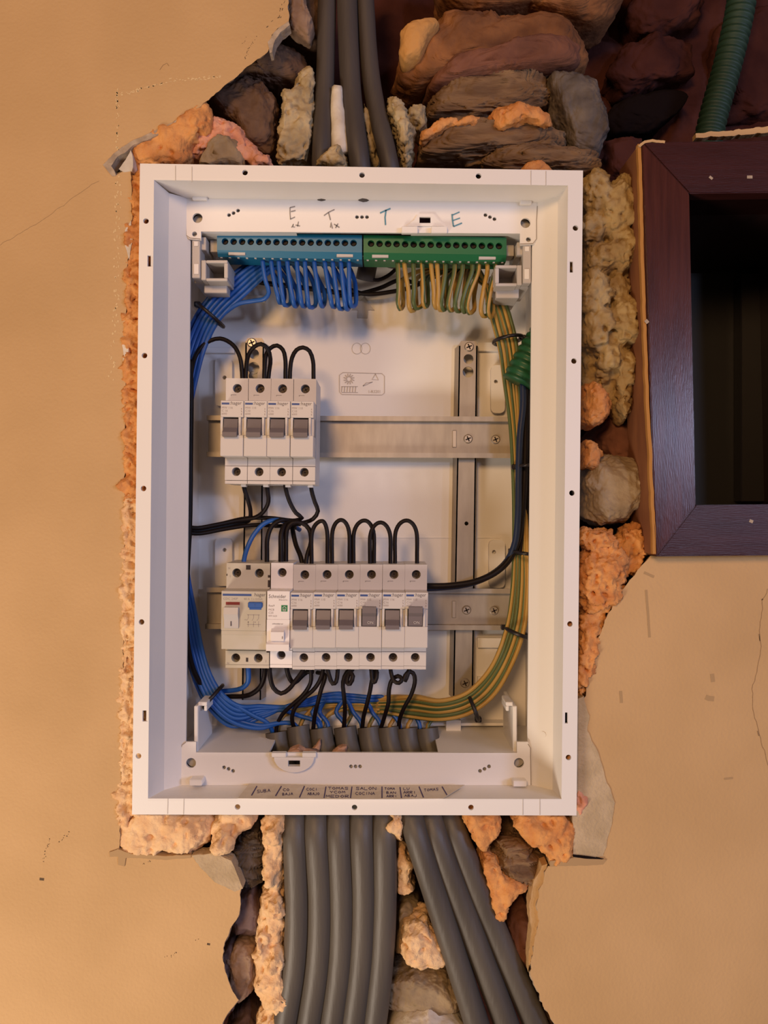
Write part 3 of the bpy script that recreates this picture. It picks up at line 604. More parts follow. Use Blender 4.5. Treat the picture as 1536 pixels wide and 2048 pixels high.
for q in (([(1419, 353), (1425, 358)], 5), ([(1494, 354), (1505, 354)], 6), ([(1499, 1041), (1506, 1044)], 6), ([(1291, 640), (1296, 646)], 7)): marks(fr, 'paint_chip', [q], 'plaster_edge', d=fd0)
bm = bmesh.new(); rng = random.Random(5); tp = jag([(1278, 292), (1290, 283), (1305, 281), (1330, 284)], 2, 30, 4); ribbon(bm, tp, 5, fd0 - 0.0004); tp = jag([(1385, 279), (1450, 275), (1500, 270), (1560, 262), (1700, 260)], 2, 31, 5); ribbon(bm, tp, 9, fd0 + 0.012, w1=16); finish('plaster_crust', bm, M['plaster'], fr)
# filled-out plaster crust thickness
fr.children[-1].modifiers.new('thickness', 'SOLIDIFY').thickness = 0.006

# ------------------------------------------------------------------ green conduit, upper right
def corrugated(bm, line, r, pitch, depth, n=18):
    s = 0.0; acc = [line[0]]
    tot = sum((b - a).length for a, b in zip(line, line[1:])); k = int(tot / (pitch / 6)); fine = []
    seg = [(a, b, (b - a).length) for a, b in zip(line, line[1:])]; pos = 0; i = 0; base = 0
    for j in range(k + 1):
        t = tot * j / k
        while i < len(seg) - 1 and t > base + seg[i][2]: base += seg[i][2]; i += 1
        a, b, l = seg[i]; fine.append(a.lerp(b, min(1, max(0, (t - base) / l))))
    tube(bm, fine, r, n, rfun=lambda i, s: r - depth * (0.5 - 0.5 * math.tanh(3 * math.cos(2 * math.pi * s / pitch))))
bm = bmesh.new(); corrugated(bm, smoothline(path([(1492, -90, 60), (1480, 20, 62), (1455, 130, 64), (1425, 240, 64), (1408, 330, 64), (1400, 420, 66)])), 0.0115, 0.0056, 0.0016)
tag(finish('corrugated_conduit', bm, M['conduit_dark'], smooth=True), 'dusty dark green corrugated conduit dropping behind the wooden frame', 'conduit')

# ------------------------------------------------------------------ the distribution box
PD = 0.032; BD = 0.108
bx = empty('distribution_box', P(709, 1631, 0.05), 'white plastic recessed distribution box, open, set in the broken wall', 'electrical box')
FO = [(280, 327), (1166, 341), (1153, 1631), (264, 1629)]; FI = [(308, 360), (1136, 371), (1123, 1598), (296, 1597)]
PI = [(336, 396), (1110, 405), (1101, 1570), (329, 1570)]; PS = [(338, 386), (1116, 392), (1105, 1580), (328, 1580)]
bm = bmesh.new()
fh = [(490, 345), (724, 350), (957, 352), (292, 442), (289, 711), (287, 977), (283, 1244), (277, 1512), (1151, 456), (1148, 722), (1144, 986), (1140, 1248), (1137, 1515), (475, 1614), (709, 1615), (942, 1615)]
fs_ = [(300, 522), (290, 1432), (1141, 534), (1130.5, 1436)]
plate(bm, ppoly(FO, 0), [ppoly(FI, 0)] + [pcirc(x, y, 5.6, 0) for x, y in fh] + [prect(x, y, 5, 11, 0) for x, y in fs_], 0, 0.0022)
finish('flange', bm, M['box'], bx)
bm = bmesh.new()
for i in range(4):                                           # four inner walls of the cover frame, 2 mm thick
    side = i in (1, 3); Q, dq = (PS, 0.020) if side else (PI, PD)
    a, b = P(*FI[i], 0.0), P(*FI[(i + 1) % 4], 0.0); c, d_ = P(*Q[(i + 1) % 4], dq), P(*Q[i], dq)
    n = (b - a).cross(c - a).normalized(); ctr = (P(709, 980, PD)); n = n if n.dot(ctr - a) < 0 else -n
    v1 = [bm.verts.new(p) for p in (a, b, c, d_)]; v2 = [bm.verts.new(p + n * 0.002) for p in (a, b, c, d_)]
    bm.faces.new(v1); bm.faces.new(list(reversed(v2)))
    for k in range(4): bm.faces.new((v1[k], v1[(k + 1) % 4], v2[(k + 1) % 4], v2[k]))
finish('frame_wall', bm, M['box'], bx)
SL = 0.035
def slope(o0, o1, i0, i1, name):
    """sloping side cheek from the frame wall (20 mm deep) to the edge of the opening"""
    bm = bmesh.new(); v1 = [bm.verts.new(P(*o0, 0.020)), bm.verts.new(P(*i0, SL)), bm.verts.new(P(*i1, SL)), bm.verts.new(P(*o1, 0.020))]
    v2 = [bm.verts.new(v.co + Vector((0, 0.0022, 0))) for v in v1]
    bm.faces.new(v1); bm.faces.new(list(reversed(v2)))
    for k in range(4): bm.faces.new((v1[k], v1[(k + 1) % 4], v2[(k + 1) % 4], v2[k]))
    return finish(name, bm, M['box'], bx)
slope((338, 386), (328, 1580), (382, 398), (371, 1570), 'side_cheek')
slope((1116, 392), (1105, 1580), (1065, 405), (1054, 1570), 'side_cheek')
bm = bmesh.new()
hl = [(395, 436, 10), (1051, 446, 10), (382, 1526, 10), (1038, 1526, 10), (389, 468, 5), (1057, 479, 5), (374, 1494 - 22, 0), ]
hl = [h for h in hl if h[2]]
dots = [(458, 430), (467, 426), (476, 421), (714, 434), (724, 434), (734, 434), (971, 430), (980, 434), (989, 438), (448, 1535), (457, 1538), (466, 1542), (702, 1533), (711, 1533), (720, 1533), (960, 1542), (969, 1538), (978, 1533)]
latch = [prect(850, 440, 12, 6, PD), prect(588, 1526, 12, 6, PD)]
top_pl = [(371, 392), (1074, 400), (1074, 478), (1068, 488), (1040, 490), (1040, 467), (402, 463), (402, 480), (378, 478), (372, 470)]
bot_pl = [(360, 1572), (1062, 1572), (1061, 1496), (1056, 1484), (1034, 1484), (1034, 1506), (392, 1505), (392, 1484), (370, 1484), (361, 1494)]
for pl_, up in ((top_pl, True), (bot_pl, False)):
    bm = bmesh.new()
    plate(bm, ppoly(pl_, PD), [pcirc(x, y, r, PD, 18) for x, y, r in hl if (y < 900) == up] + [pcirc(x, y, 3.9, PD, 10) for x, y in dots if (y < 900) == up] + [latch[0 if up else 1]], PD, PD + 0.0022)
    finish('inner_plate', bm, M['box'], bx)
for x, y, r in [h for h in hl] + [(x, y, 3.9) for x, y in dots]:
    bm = bmesh.new(); p = P(x, y, PD); k = (D + PD) / F; cyl(bm, p.x, p.z, r * k * 1.25, PD + 0.0024 + r * k * 1.0, PD + 0.003 + r * k * 1.0, 14); finish('hole_bottom', bm, M['boxgrey'], bx)
for x, y in ((346, 493), (1098, 502), (336, 1468), (1088, 1469)):
    dd = 0.0265 if x < 768 else 0.026; p = P(x, y, dd); sg = 1 if x < 768 else -1
    bm = bmesh.new(); cyl(bm, 0, 0, 0.0038, -0.0006, 0.002, 22); cyl(bm, 0, 0, 0.0024, -0.0011, -0.0006, 18)
    for v in bm.verts: v.co = p + Matrix.Rotation(R(45) * sg, 3, 'Z') @ v.co
    finish('screw_boss', bm, M['box'], bx)
# seams of the corner pieces
for st in ([(365, 400), (371, 425), (372, 470), (380, 476), (401, 478)], [(1075, 412), (1073, 440), (1073, 478), (1066, 487), (1040, 488)], [(359, 1570), (360, 1500), (364, 1490), (372, 1484)], [(1062, 1570), (1061, 1496), (1056, 1488)]):
    bm = bmesh.new(); ribbon(bm, st, 1.6, PD - 0.0002); finish('seam', bm, M['seam'], bx, recalc=False)
for st in ([(351, 331), (351, 361)], [(384, 333), (384, 365)], [(1062, 341), (1062, 370)], [(1092, 342), (1092, 371)], [(336, 1597), (335, 1628)], [(368, 1598), (367, 1629)], [(1046, 1598), (1046, 1630)], [(1080, 1598), (1080, 1630)]):
    bm = bmesh.new(); ribbon(bm, st, 1.3, -0.0002); finish('seam', bm, M['boxgrey'], bx, recalc=False)
# corner clips on the frame walls: little tabs near the corners
for x0, x1, y0, y1, dA, dB in ((384, 414, 385, 399, 0.0285, 0.032), (1040, 1064, 394, 408, 0.0285, 0.032), (378, 404, 1560, 1572, 0.022, 0.032), (1026, 1054, 1562, 1574, 0.024, 0.032)):
    bm = bmesh.new(); pbox(bm, x0, x1, y0, y1, dA, dB, 0.0006); finish('corner_clip', bm, M['box'], bx)
# latch catches at the top and bottom
bm = bmesh.new(); pbox(bm, 803, 836, 452, 466, PD - 0.004, PD, 0.0005); pbox(bm, 862, 895, 452, 466, PD - 0.004, PD, 0.0005); plate(bm, ppoly([(812, 452), (828, 440), (836, 428), (866, 428), (876, 440), (888, 452)], PD - 0.0015), [prect(850, 440, 11, 6, PD - 0.0015)], PD - 0.0015, PD); finish('latch_catch', bm, M['box'], bx)
bm = bmesh.new()
arc = [(588 + 40 * math.cos(t), 1515 + 30 * math.sin(t)) for t in [math.pi * i / 12 for i in range(13)]]
plate(bm, ppoly(arc, PD - 0.005), [prect(588, 1527, 12, 6, PD - 0.005)], PD - 0.005, PD); pbox(bm, 543, 572, 1506, 1515, PD - 0.005, PD, 0.0004); pbox(bm, 604, 632, 1506, 1515, PD - 0.005, PD, 0.0004)
finish('latch_catch', bm, M['box'], bx)
# deep part: walls with a cable slot at top and bottom, back panel
a = P(381, 464, PD); b = P(1063, 1506, PD); xl, xr, zt, zb = P(376, 900, PD).x - 0.010, P(1061, 900, PD).x + 0.010, a.z, b.z
bm = bmesh.new(); t_ = 0.002; y0 = PD + 0.0024
xs0, xs1 = P(548, 1500, 0.06).x, P(872, 1500, 0.06).x
xt0, xt1 = P(600, 470, 0.06).x, P(820, 470, 0.06).x
box(bm, xl - t_, xl, y0, BD, zb - t_, zt + t_); box(bm, xr, xr + t_, y0, BD, zb - t_, zt + t_)
box(bm, xl, xs0, y0, BD, zb - t_, zb); box(bm, xs1, xr, y0, BD, zb - t_, zb); box(bm, xs0, xs1, 0.080, BD, zb - t_, zb)
box(bm, xl, xt0, y0, BD, zt, zt + t_); box(bm, xt1, xr, y0, BD, zt, zt + t_); box(bm, xt0, xt1, 0.092, BD, zt, zt + t_)
finish('side_wall', bm, M['box'], bx)
bm = bmesh.new(); box(bm, xl - t_, xr + t_, BD, BD + 0.002, zb - t_, zt + t_); finish('back_panel', bm, M['box'], bx)
# raised fields of the back panel
for x0, x1, y0_, y1_ in ((430, 464, 716, 812), (430, 464, 1076, 1172), (982, 1010, 730, 826), (978, 1010, 1080, 1176)):
    bm = bmesh.new(); d_ = BD - 0.006; a = P(x0, y1_, d_); b = P(x1, y0_, d_); r_ = 0.004
    lp = []
    for cx, cz, s0 in ((b.x - r_, b.z - r_, 0), (a.x + r_, b.z - r_, 90), (a.x + r_, a.z + r_, 180), (b.x - r_, a.z + r_, 270)):
        lp += [(cx + r_ * math.cos(R(s0 + k * 30)), cz + r_ * math.sin(R(s0 + k * 30))) for k in range(4)]
    hx, hy = (449, 755) if x0 == 430 and y0_ < 900 else ((449, 1100) if x0 == 430 else ((992, 763) if y0_ < 900 else (988, 1104)))
    plate(bm, lp, [pcirc(hx, hy, 4, d_)], d_, BD); finish('mounting_pad', bm, M['box'], bx)
for x0, x1, y0_, y1_, th in ((400, 468, 694, 706, .004), (955, 1010, 684, 702, .004), (955, 1010, 1276, 1296, .004), (955, 1008, 1354, 1376, .004), (468, 1000, 1074, 1076.4, .0006), (440, 530, 590, 604, .004), (448, 560, 1446, 1452, .012), (860, 1010, 1446, 1452, .012), (448, 540, 1462, 1488, .012), (892, 922, 1440, 1492, .016), (922, 1006, 1462, 1490, .012)):
    bm = bmesh.new(); pbox(bm, x0, x1, y0_, y1_, BD - th, BD, .0004 if th > .001 else 0); finish('back_rib', bm, M['box'], bx)
for x in (470, 964):
    bm = bmesh.new(); p = P(x, 1476, BD - 0.012); cyl(bm, p.x, p.z, 0.0052, BD - 0.014, BD - 0.012, 20); finish('screw_boss', bm, M['box'], bx)
bm = bmesh.new(); p = P(907, 1478, BD - 0.016); cyl(bm, p.x, p.z, 0.0016, BD - 0.0162, BD - 0.015, 12); finish('pilot_hole', bm, M['hole'], bx)
# embossed recycling field, two circles and the arrow
E_ = BD - 0.0004
bm = bmesh.new(); cr = [(686, 745), (764, 747), (769, 752), (769, 786), (764, 790), (684, 789), (679, 784), (679, 750), (686, 745)]; ribbon(bm, cr, 1.4, E_)
for k in range(12):
    t = 2 * math.pi * k / 12; ribbon(bm, [(698 + 4 * math.cos(t), 758 + 4 * math.sin(t)), (698 + 11 * math.cos(t + .3), 758 + 11 * math.sin(t + .3))], 2.2, E_)
for k in range(6): ribbon(bm, [(684 + k * 5.5, 773), (683 + k * 5.5, 784)], 1.8, E_)
ribbon(bm, [(683, 773), (716, 773)], 1.2, E_); ribbon(bm, [(683, 785), (716, 785)], 1.2, E_)
ribbon(bm, [(751, 748), (744, 759), (757, 760), (751, 748)], 1.6, E_); ribbon(bm, [(726, 772), (732, 766), (745, 764), (736, 768), (726, 772)], 1.4, E_)
finish('embossed_mark', bm, M['emboss'], bx, recalc=False)
put_text('embossed_mark', '1-R3201', 3.6, M['emboss'], bx, P(736, 786, E_) - bx.location, 0.9)
bm = bmesh.new()
for cx in (714, 731): ribbon(bm, [(cx + 10 * math.cos(2 * math.pi * k / 18), 697 + 11 * math.sin(2 * math.pi * k / 18)) for k in range(19)], 1.0, E_)
finish('embossed_ring', bm, M['boxgrey'], bx, recalc=False)
bm = bmesh.new(); plate(bm, ppoly([(727, 594), (749, 620), (736, 620), (735, 636), (715, 636), (716, 620), (703, 620)], BD - 0.001), [], BD - 0.001, BD); finish('embossed_arrow', bm, M['boxgrey'], bx)
# grey end brackets that carry the terminal bars
def bracket(mirror):
    def X(x): return x if not mirror else 1446 - x
    bm = bmesh.new()
    def pb(x0, x1, y0_, y1_, d0, d1, bev=0.0005):
        a_, b_ = sorted((X(x0), X(x1))); pbox(bm, a_, b_, y0_ + (10 if mirror else 0), y1_ + (10 if mirror else 0), d0, d1, bev)
    pb(384, 400, 474, 556, .034, .050); pb(400, 412, 474, 500, .038, .075)
    pb(402, 412, 520, 560, .036, .070); pb(412, 455, 520, 526, .036, .070); pb(412, 455, 556, 562, .036, .070); pb(448, 456, 526, 556, .036, .070); pb(412, 448, 526, 556, .062, .070)
    pb(388, 408, 556, 566, .046, .085); pb(408, 454, 562, 586, .048, .085)
    o = finish('terminal_bracket', bm, M['boxgrey'], bx); o['label'] = 'light grey bracket'
    bm = bmesh.new(); pb(388, 397, 528, 548, .0334, .034, 0); pb(388, 396, 483, 492, .0334, .034, 0); finish('bracket_window', bm, M['box'], bx)
bracket(False); bracket(True)
# lower corner ribs
for x0, x1, xo in ((388, 396, 414), (1026, 1034, 1012)):
    bm = bmesh.new(); pbox(bm, x0, x1, 1412, 1504, .036, .085, .0006); a_, b_ = sorted((x1, xo)) if xo > x1 else sorted((xo, x0)); pbox(bm, a_, b_, 1404, 1412, .040, .062, .0005); pbox(bm, a_ if xo < x0 else b_ - 6, (a_ + 6) if xo < x0 else b_, 1412, 1422, .040, .062, .0004); finish('corner_rib', bm, M['box'], bx)
# handwriting on the upper strip of the box
HP = PD - 0.0003
bm = bmesh.new()
ribbon(bm, [(760, 426), (771, 421), (781, 417)], 3, HP); ribbon(bm, [(772, 420), (770, 435), (771, 450)], 3, HP)
ribbon(bm, [(904, 428), (905, 440), (907, 453)], 3, HP); ribbon(bm, [(905, 430), (919, 424)], 2.4, HP); ribbon(bm, [(906, 441), (920, 436)], 2.4, HP); ribbon(bm, [(907, 453), (924, 446)], 2.8, HP)
o = finish('marker_lettering', bm, M['marker_teal'], bx, recalc=False); o['label'] = 'blue marker letters T and E'
bm = bmesh.new()
ribbon(bm, [(580, 415), (590, 413)], 2.2, HP); ribbon(bm, [(580, 415), (580, 427), (581, 439)], 1.8, HP); ribbon(bm, [(582, 423), (591, 421)], 2.2, HP); ribbon(bm, [(581, 438), (590, 434)], 2, HP)
ribbon(bm, [(583, 455), (587, 448), (586, 454), (590, 454)], 1.8, HP); ribbon(bm, [(597, 443), (595, 453)], 1.8, HP); ribbon(bm, [(591, 450), (600, 452)], 1.8, HP)
ribbon(bm, [(648, 431), (658, 424), (669, 419)], 2.2, HP); ribbon(bm, [(657, 425), (661, 440)], 2.2, HP)
ribbon(bm, [(661, 455), (662, 445), (665, 457)], 2.2, HP); ribbon(bm, [(668, 448), (679, 455)], 2.2, HP); ribbon(bm, [(676, 447), (671, 456)], 2.2, HP)
o = finish('marker_lettering', bm, M['marker_grey'], bx, recalc=False); o['label'] = 'faded marker letters E and T'

# masking tape with the circuit names, lying on the lower frame wall
TZ = P(700, 1598, 0.0).z + 0.0007
def onfloor(px, py):
    k = (TZ) / (1024 - py); d = k * F - D
    return Vector(((px - 768) * k, d, TZ))
TZ2 = TZ
bm = bmesh.new()
tp = [(476, 1597), (560, 1598), (700, 1598.5), (800, 1598.5), (886, 1597.5)]; bt = [(498, 1568), (580, 1569), (705, 1571), (790, 1571), (930, 1570)]
def fl(px, py, up=0.0):
    z = TZ + up; k = z / (1024 - py); return Vector(((px - 768) * k, k * F - D, z))
A_ = [bm.verts.new(fl(x, y)) for x, y in tp]; B_ = [bm.verts.new(fl(x, y)) for x, y in bt]
for i in range(4): bm.faces.new((A_[i], A_[i + 1], B_[i + 1], B_[i]))
tape = finish('masking_tape', bm, M['tape'])
tape.modifiers.new('thickness', 'SOLIDIFY').thickness = 0.0002
tag(tape, 'strip of masking tape with handwritten circuit names inside the lower box edge', 'tape')
def floor_strokes(bm, strokes, w_):
    for s_ in strokes:
        for (x0, y0), (x1, y1) in zip(s_, s_[1:]):
            l = math.hypot(x1 - x0, y1 - y0) or 1; nx, ny = -(y1 - y0) / l * w_ / 2, (x1 - x0) / l * w_ / 2
            vv = [bm.verts.new(fl(x + sx * nx, y + sx * ny, 0.0003)) for x, y, sx in ((x0, y0, 1), (x1, y1, 1), (x1, y1, -1), (x0, y0, -1))]
            bm.faces.new(vv)
bm = bmesh.new()
floor_strokes(bm, [[(514, 1572), (503, 1591)], [(563, 1572), (551, 1592)], [(609, 1572), (599, 1595)], [(652, 1573), (648, 1596)], [(704, 1573), (701, 1596)], [(764, 1573), (764, 1596)], [(800, 1574), (803, 1596)], [(838, 1573), (847, 1595)], [(884, 1573), (894, 1590)]], 2.4)
finish('divider_line', bm, M['pen'], tape, recalc=False)
FONT = {'A': [[(0, 1), (.5, 0), (1, 1)], [(.2, .6), (.8, .6)]], 'B': [[(0, 0), (0, 1), (.8, .9), (.8, .6), (0, .5), (.7, .3), (.6, 0), (0, 0)]], 'C': [[(1, .1), (.4, 0), (0, .5), (.4, 1), (1, .9)]], 'D': [[(0, 0), (0, 1), (.8, .8), (.9, .3), (0, 0)]], 'E': [[(1, 0), (0, 0), (0, 1), (1, 1)], [(0, .5), (.8, .5)]], 'I': [[(.5, 0), (.5, 1)]], 'J': [[(.8, 0), (.8, .8), (.4, 1), (0, .8)]], 'L': [[(0, 0), (0, 1), (.9, 1)]], 'M': [[(0, 1), (.1, 0), (.5, .6), (.9, 0), (1, 1)]], 'N': [[(0, 1), (0, 0), (1, 1), (1, 0)]], 'O': [[(.5, 0), (0, .5), (.5, 1), (1, .5), (.5, 0)]], 'P': [[(0, 1), (0, 0), (.9, .1), (.8, .5), (0, .6)]], 'R': [[(0, 1), (0, 0), (.9, .1), (.7, .5), (0, .5), (1, 1)]], 'S': [[(1, .1), (.2, 0), (.1, .4), (.9, .6), (.8, 1), (0, .9)]], 'T': [[(0, 0), (1, 0)], [(.5, 0), (.5, 1)]], 'U': [[(0, 0), (.1, .9), (.8, .9), (1, 0)]], 'Y': [[(0, 0), (.5, .5), (1, 0)], [(.5, .5), (.4, 1)]], 'G': [[(1, .1), (.3, 0), (0, .6), (.5, 1), (1, .8), (.6, .6)]], 'Q': [[(.5, 0), (0, .5), (.5, 1), (1, .5), (.5, 0)], [(.6, .7), (1, 1)]]}
def hand(word, x, y, wd, ht, slope=0.0):
    out = []; cw = wd / len(word)
    for i, ch in enumerate(word):
        for s_ in FONT.get(ch, []): out.append([(x + i * cw + u * cw * 0.78, y + v * ht + slope * (i + u)) for u, v in s_])
    return out
bm = bmesh.new()
st = hand('SUBA', 514, 1580, 28, 6, -0.6) + hand('CO', 566, 1577, 14, 5) + hand('BAJA', 565, 1586, 22, 5, -0.3) + hand('COCI', 613, 1576, 23, 5) + hand('ABAJO', 615, 1585, 25, 5) + hand('TOMAS', 656, 1574, 42, 5) + hand('YCOM', 660, 1582, 32, 4.5) + hand('MEDOR', 652, 1590, 48, 5) + hand('SALON', 712, 1574, 42, 5.5) + hand('COCINA', 711, 1584, 40, 5.5) + hand('TOMA', 769, 1575, 22, 4.5) + hand('BAN', 773, 1583, 20, 4.5) + hand('ARRI', 773, 1590, 22, 4.5) + hand('LUZ', 807, 1575, 20, 4.5) + hand('ARRI', 807, 1582, 26, 5) + hand('ABAJ', 809, 1589, 26, 4.5) + hand('TOMAS', 848, 1578, 30, 5, -0.5)
floor_strokes(bm, st, 1.1); finish('handwriting', bm, M['pen'], tape, recalc=False)

# ------------------------------------------------------------------ straps and rails
def screw(parent, px, py, d, r=0.0042, m='zinc', proud=0.0016):
    bm = bmesh.new(); p = P(px, py, d); cyl(bm, p.x, p.z, r * 0.75, d - proud, d, 18, r1=r)
    for a in (0.4, 0.4 + math.pi / 2):
        c_, s_ = math.cos(a), math.sin(a); hw = r * 0.6; t = r * 0.14
        q = [(-hw, -t), (hw, -t), (hw, t), (-hw, t)]
        f = bm.faces.new([bm.verts.new((p.x + x * c_ - z * s_, d - proud - 0.00012, p.z + x * s_ + z * c_)) for x, z in q]); f.material_index = 1
    return finish('screw', bm, [M[m], M['hole']], parent)
SD = 0.096
def strap(x0a, x1a, ya, x0b, x1b, yb, label, scr, holes):
    bm = bmesh.new()
    a, b = P(x0a, ya, SD), P(x1a, ya, SD); c, d_ = P(x1b, yb, SD), P(x0b, yb, SD); ch = 0.0018
    for s0 in (-1, 1):
        pass
    outer = [(a.x + ch, a.z), (b.x - ch, b.z), (b.x, b.z - ch * 1.6), (c.x, c.z), (d_.x, d_.z), (a.x, a.z - ch * 1.6)]
    plate(bm, outer, [pcirc(x, y, r, SD, 16) for x, y, r in holes], SD, SD + 0.0015)
    # folded flanges
    for q0, q1, sx in (((a.x, a.z - 0.004), (d_.x, d_.z), 1), ((b.x, b.z - 0.004), (c.x, c.z), -1)):
        v = [bm.verts.new(p) for p in ((q0[0], SD, q0[1]), (q1[0], SD, q1[1]), (q1[0] - sx * 0.0025, BD - 0.0002, q1[1]), (q0[0] - sx * 0.0025, BD - 0.0002, q0[1]))]
        v2 = [bm.verts.new((x_.co.x + sx * 0.0012, x_.co.y, x_.co.z)) for x_ in v]
        bm.faces.new(v); bm.faces.new(list(reversed(v2)))
        for i in range(4): bm.faces.new((v[i], v[(i + 1) % 4], v2[(i + 1) % 4], v2[i]))
    o = finish('mounting_strap', bm, M['steel'])
    tag(o, label, 'metal strap', 'vertical metal straps on the back of the box')
    for x, y in scr:
        s_ = screw(None, x, y, SD); s_.parent = o; s_.location = s_.location - o.location
    return o
strap(918, 955, 682, 906, 946, 1396, 'right vertical galvanised strap carrying both metal rails', [(938, 694), (930, 1366)], [(937, 718, 10), (936, 744, 11), (933, 1047, 4)])
strap(491, 528, 676, 484, 522, 1400, 'left vertical galvanised strap behind the breakers', [(504, 686)], [(508, 708, 10), (507, 736, 12), (506, 752, 9)])
def din(x0, x1, yc, ye, label, scr, slot, H=0.0345):
    """top-hat rail: lips in front, web behind"""
    o_d = 0.0865; w_d = 0.0938; t = 0.001
    zc = P(700, yc, 0.089).z; h = H / 2; g = 0.0265 / 2
    prof = [(o_d, h), (o_d, g), (w_d - t, g), (w_d - t, -g), (o_d, -g), (o_d, -h), (o_d + t, -h), (o_d + t, -g - t), (w_d, -g - t), (w_d, g + t), (o_d + t, g + t), (o_d + t, h)]
    bm = bmesh.new(); prism(bm, [(y, z + zc) for y, z in prof], P(x0, yc, .088).x, P(x1, yc, .088).x)
    o = tag(finish('din_rail', bm, M['steel']), label, 'metal rail', 'horizontal metal rails carrying the breakers')
    o.rotation_euler = (0, R(0.25), 0)
    for x, y in scr:
        s_ = screw(None, x, y, w_d - t, 0.0040); s_.parent = o; s_.location = s_.location - o.location
    bm = bmesh.new(); pbox(bm, slot[0] - 4, slot[0] + 4, slot[1] - 17, slot[1] + 17, w_d - t - 0.0008, w_d - t, 0.0003); pp = finish('stop_tab', bm, M['zinc']); pp.parent = o; pp.location = pp.location - o.location
    return o
din(414, 1029, 874, 868, 'upper horizontal metal rail with four breakers on its left half', [(936, 877), (991, 878)], (909, 877))
din(411, 1023, 1217, 1214, 'lower horizontal metal rail carrying the long row of breakers', [(933, 1219), (988, 1220)], (908, 1218))

# ------------------------------------------------------------------ terminal bars
def terminal_bar(x0, x1, yl, yr, hx0, hx1, hyl, hyr, m, label, clips):
    d0, d1 = 0.040, 0.062
    a, b = P(x0, yl, d0), P(x1, yr, d0); k = (D + d0) / F; H_ = 0.0135; ch = 0.0042
    root = empty('terminal_bar', ((a.x + b.x) / 2, d1, (a.z + b.z) / 2 - H_ - ch), label, 'terminal strip')
    hz = lambda i: (hx0 + (hx1 - hx0) * i / 15, hyl + (hyr - hyl) * i / 15)
    bm = bmesh.new()
    outer = [(a.x, a.z), (b.x, b.z), (b.x, b.z - H_), (a.x, a.z - H_)]
    plate(bm, outer, [pcirc(*hz(i), 6.7, d0, 14) for i in range(16)], d0, d0 + 0.009)
    for i in range(1):
        v = [(a, 0), (b, 0)]
    # chamfered lower edge and body behind
    q = [((d0, -H_), (d0 + 0.0035, -H_ - ch), (d1, -H_ - ch), (d1, 0.0), (d0 + 0.009, 0.0), (d0 + 0.009, -H_))][0]
    A_ = [bm.verts.new((a.x, y, a.z + z)) for y, z in q]; B_ = [bm.verts.new((b.x, y, b.z + z)) for y, z in q]
    bm.faces.new(A_); bm.faces.new(list(reversed(B_)))
    for i in range(6): bm.faces.new((A_[i], A_[(i + 1) % 6], B_[(i + 1) % 6], B_[i]))
    finish('bar_body', bm, M[m], root)
    for i in range(16):
        p = P(*hz(i), d0 + 0.0045); bm = bmesh.new(); cyl(bm, p.x, p.z, 0.0021, d0 + 0.0045, d0 + 0.0089, 12); f = bm.faces.new([bm.verts.new((p.x + u, d0 + 0.0044, p.z + w_)) for u, w_ in ((-.0018, -.0003), (.0018, -.0003), (.0018, .0003), (-.0018, .0003))]); f.material_index = 1
        finish('terminal_screw', bm, [M['hole'], M['black']], root)  # screws coloured near black for the dark of their holes
    for c0, c1 in clips:
        bm = bmesh.new(); t = (c0 - x0) / (x1 - x0); z0 = a.z + (b.z - a.z) * t - H_
        box(bm, P(c0, 500, d0).x, P(c1, 500, d0).x, d0 + 0.0010, d0 + 0.005, z0 - ch * 0.80, z0 - ch * 0.25, 0.0002); finish('clip_tab', bm, M['boxgrey'], root)
    for i in range(17):
        bm = bmesh.new(); x = x0 + (x1 - x0) * (i + 0.5) / 17; p = P(x, yl + (yr - yl) * i / 16, d0 + 0.004); box(bm, p.x - .0008, p.x + .0008, d0 + .004, d0 + .006, p.z - H_ - ch - .0020, p.z - H_ - ch + .001); finish('tooth', bm, M['boxgrey'], root)
    return root
terminal_bar(434, 724, 465, 470, 450, 707, 483, 486, 'bluebar', 'blue terminal strip with sixteen screw holes and blue wires below', [(456, 490), (673, 706)])
terminal_bar(727, 1013, 470, 475, 742, 998, 487, 492, 'greenbar', 'green terminal strip with sixteen screw holes and earth wires below', [(744, 777), (958, 992)])
bm = bmesh.new(); pbox(bm, 420, 436, 480, 504, .048, .060, .0004); pbox(bm, 1012, 1028, 490, 512, .048, .060, .0004); pbox(bm, 420, 1028, 505, 511, .0625, .066); finish('bar_carrier', bm, M['boxgrey'], bx)

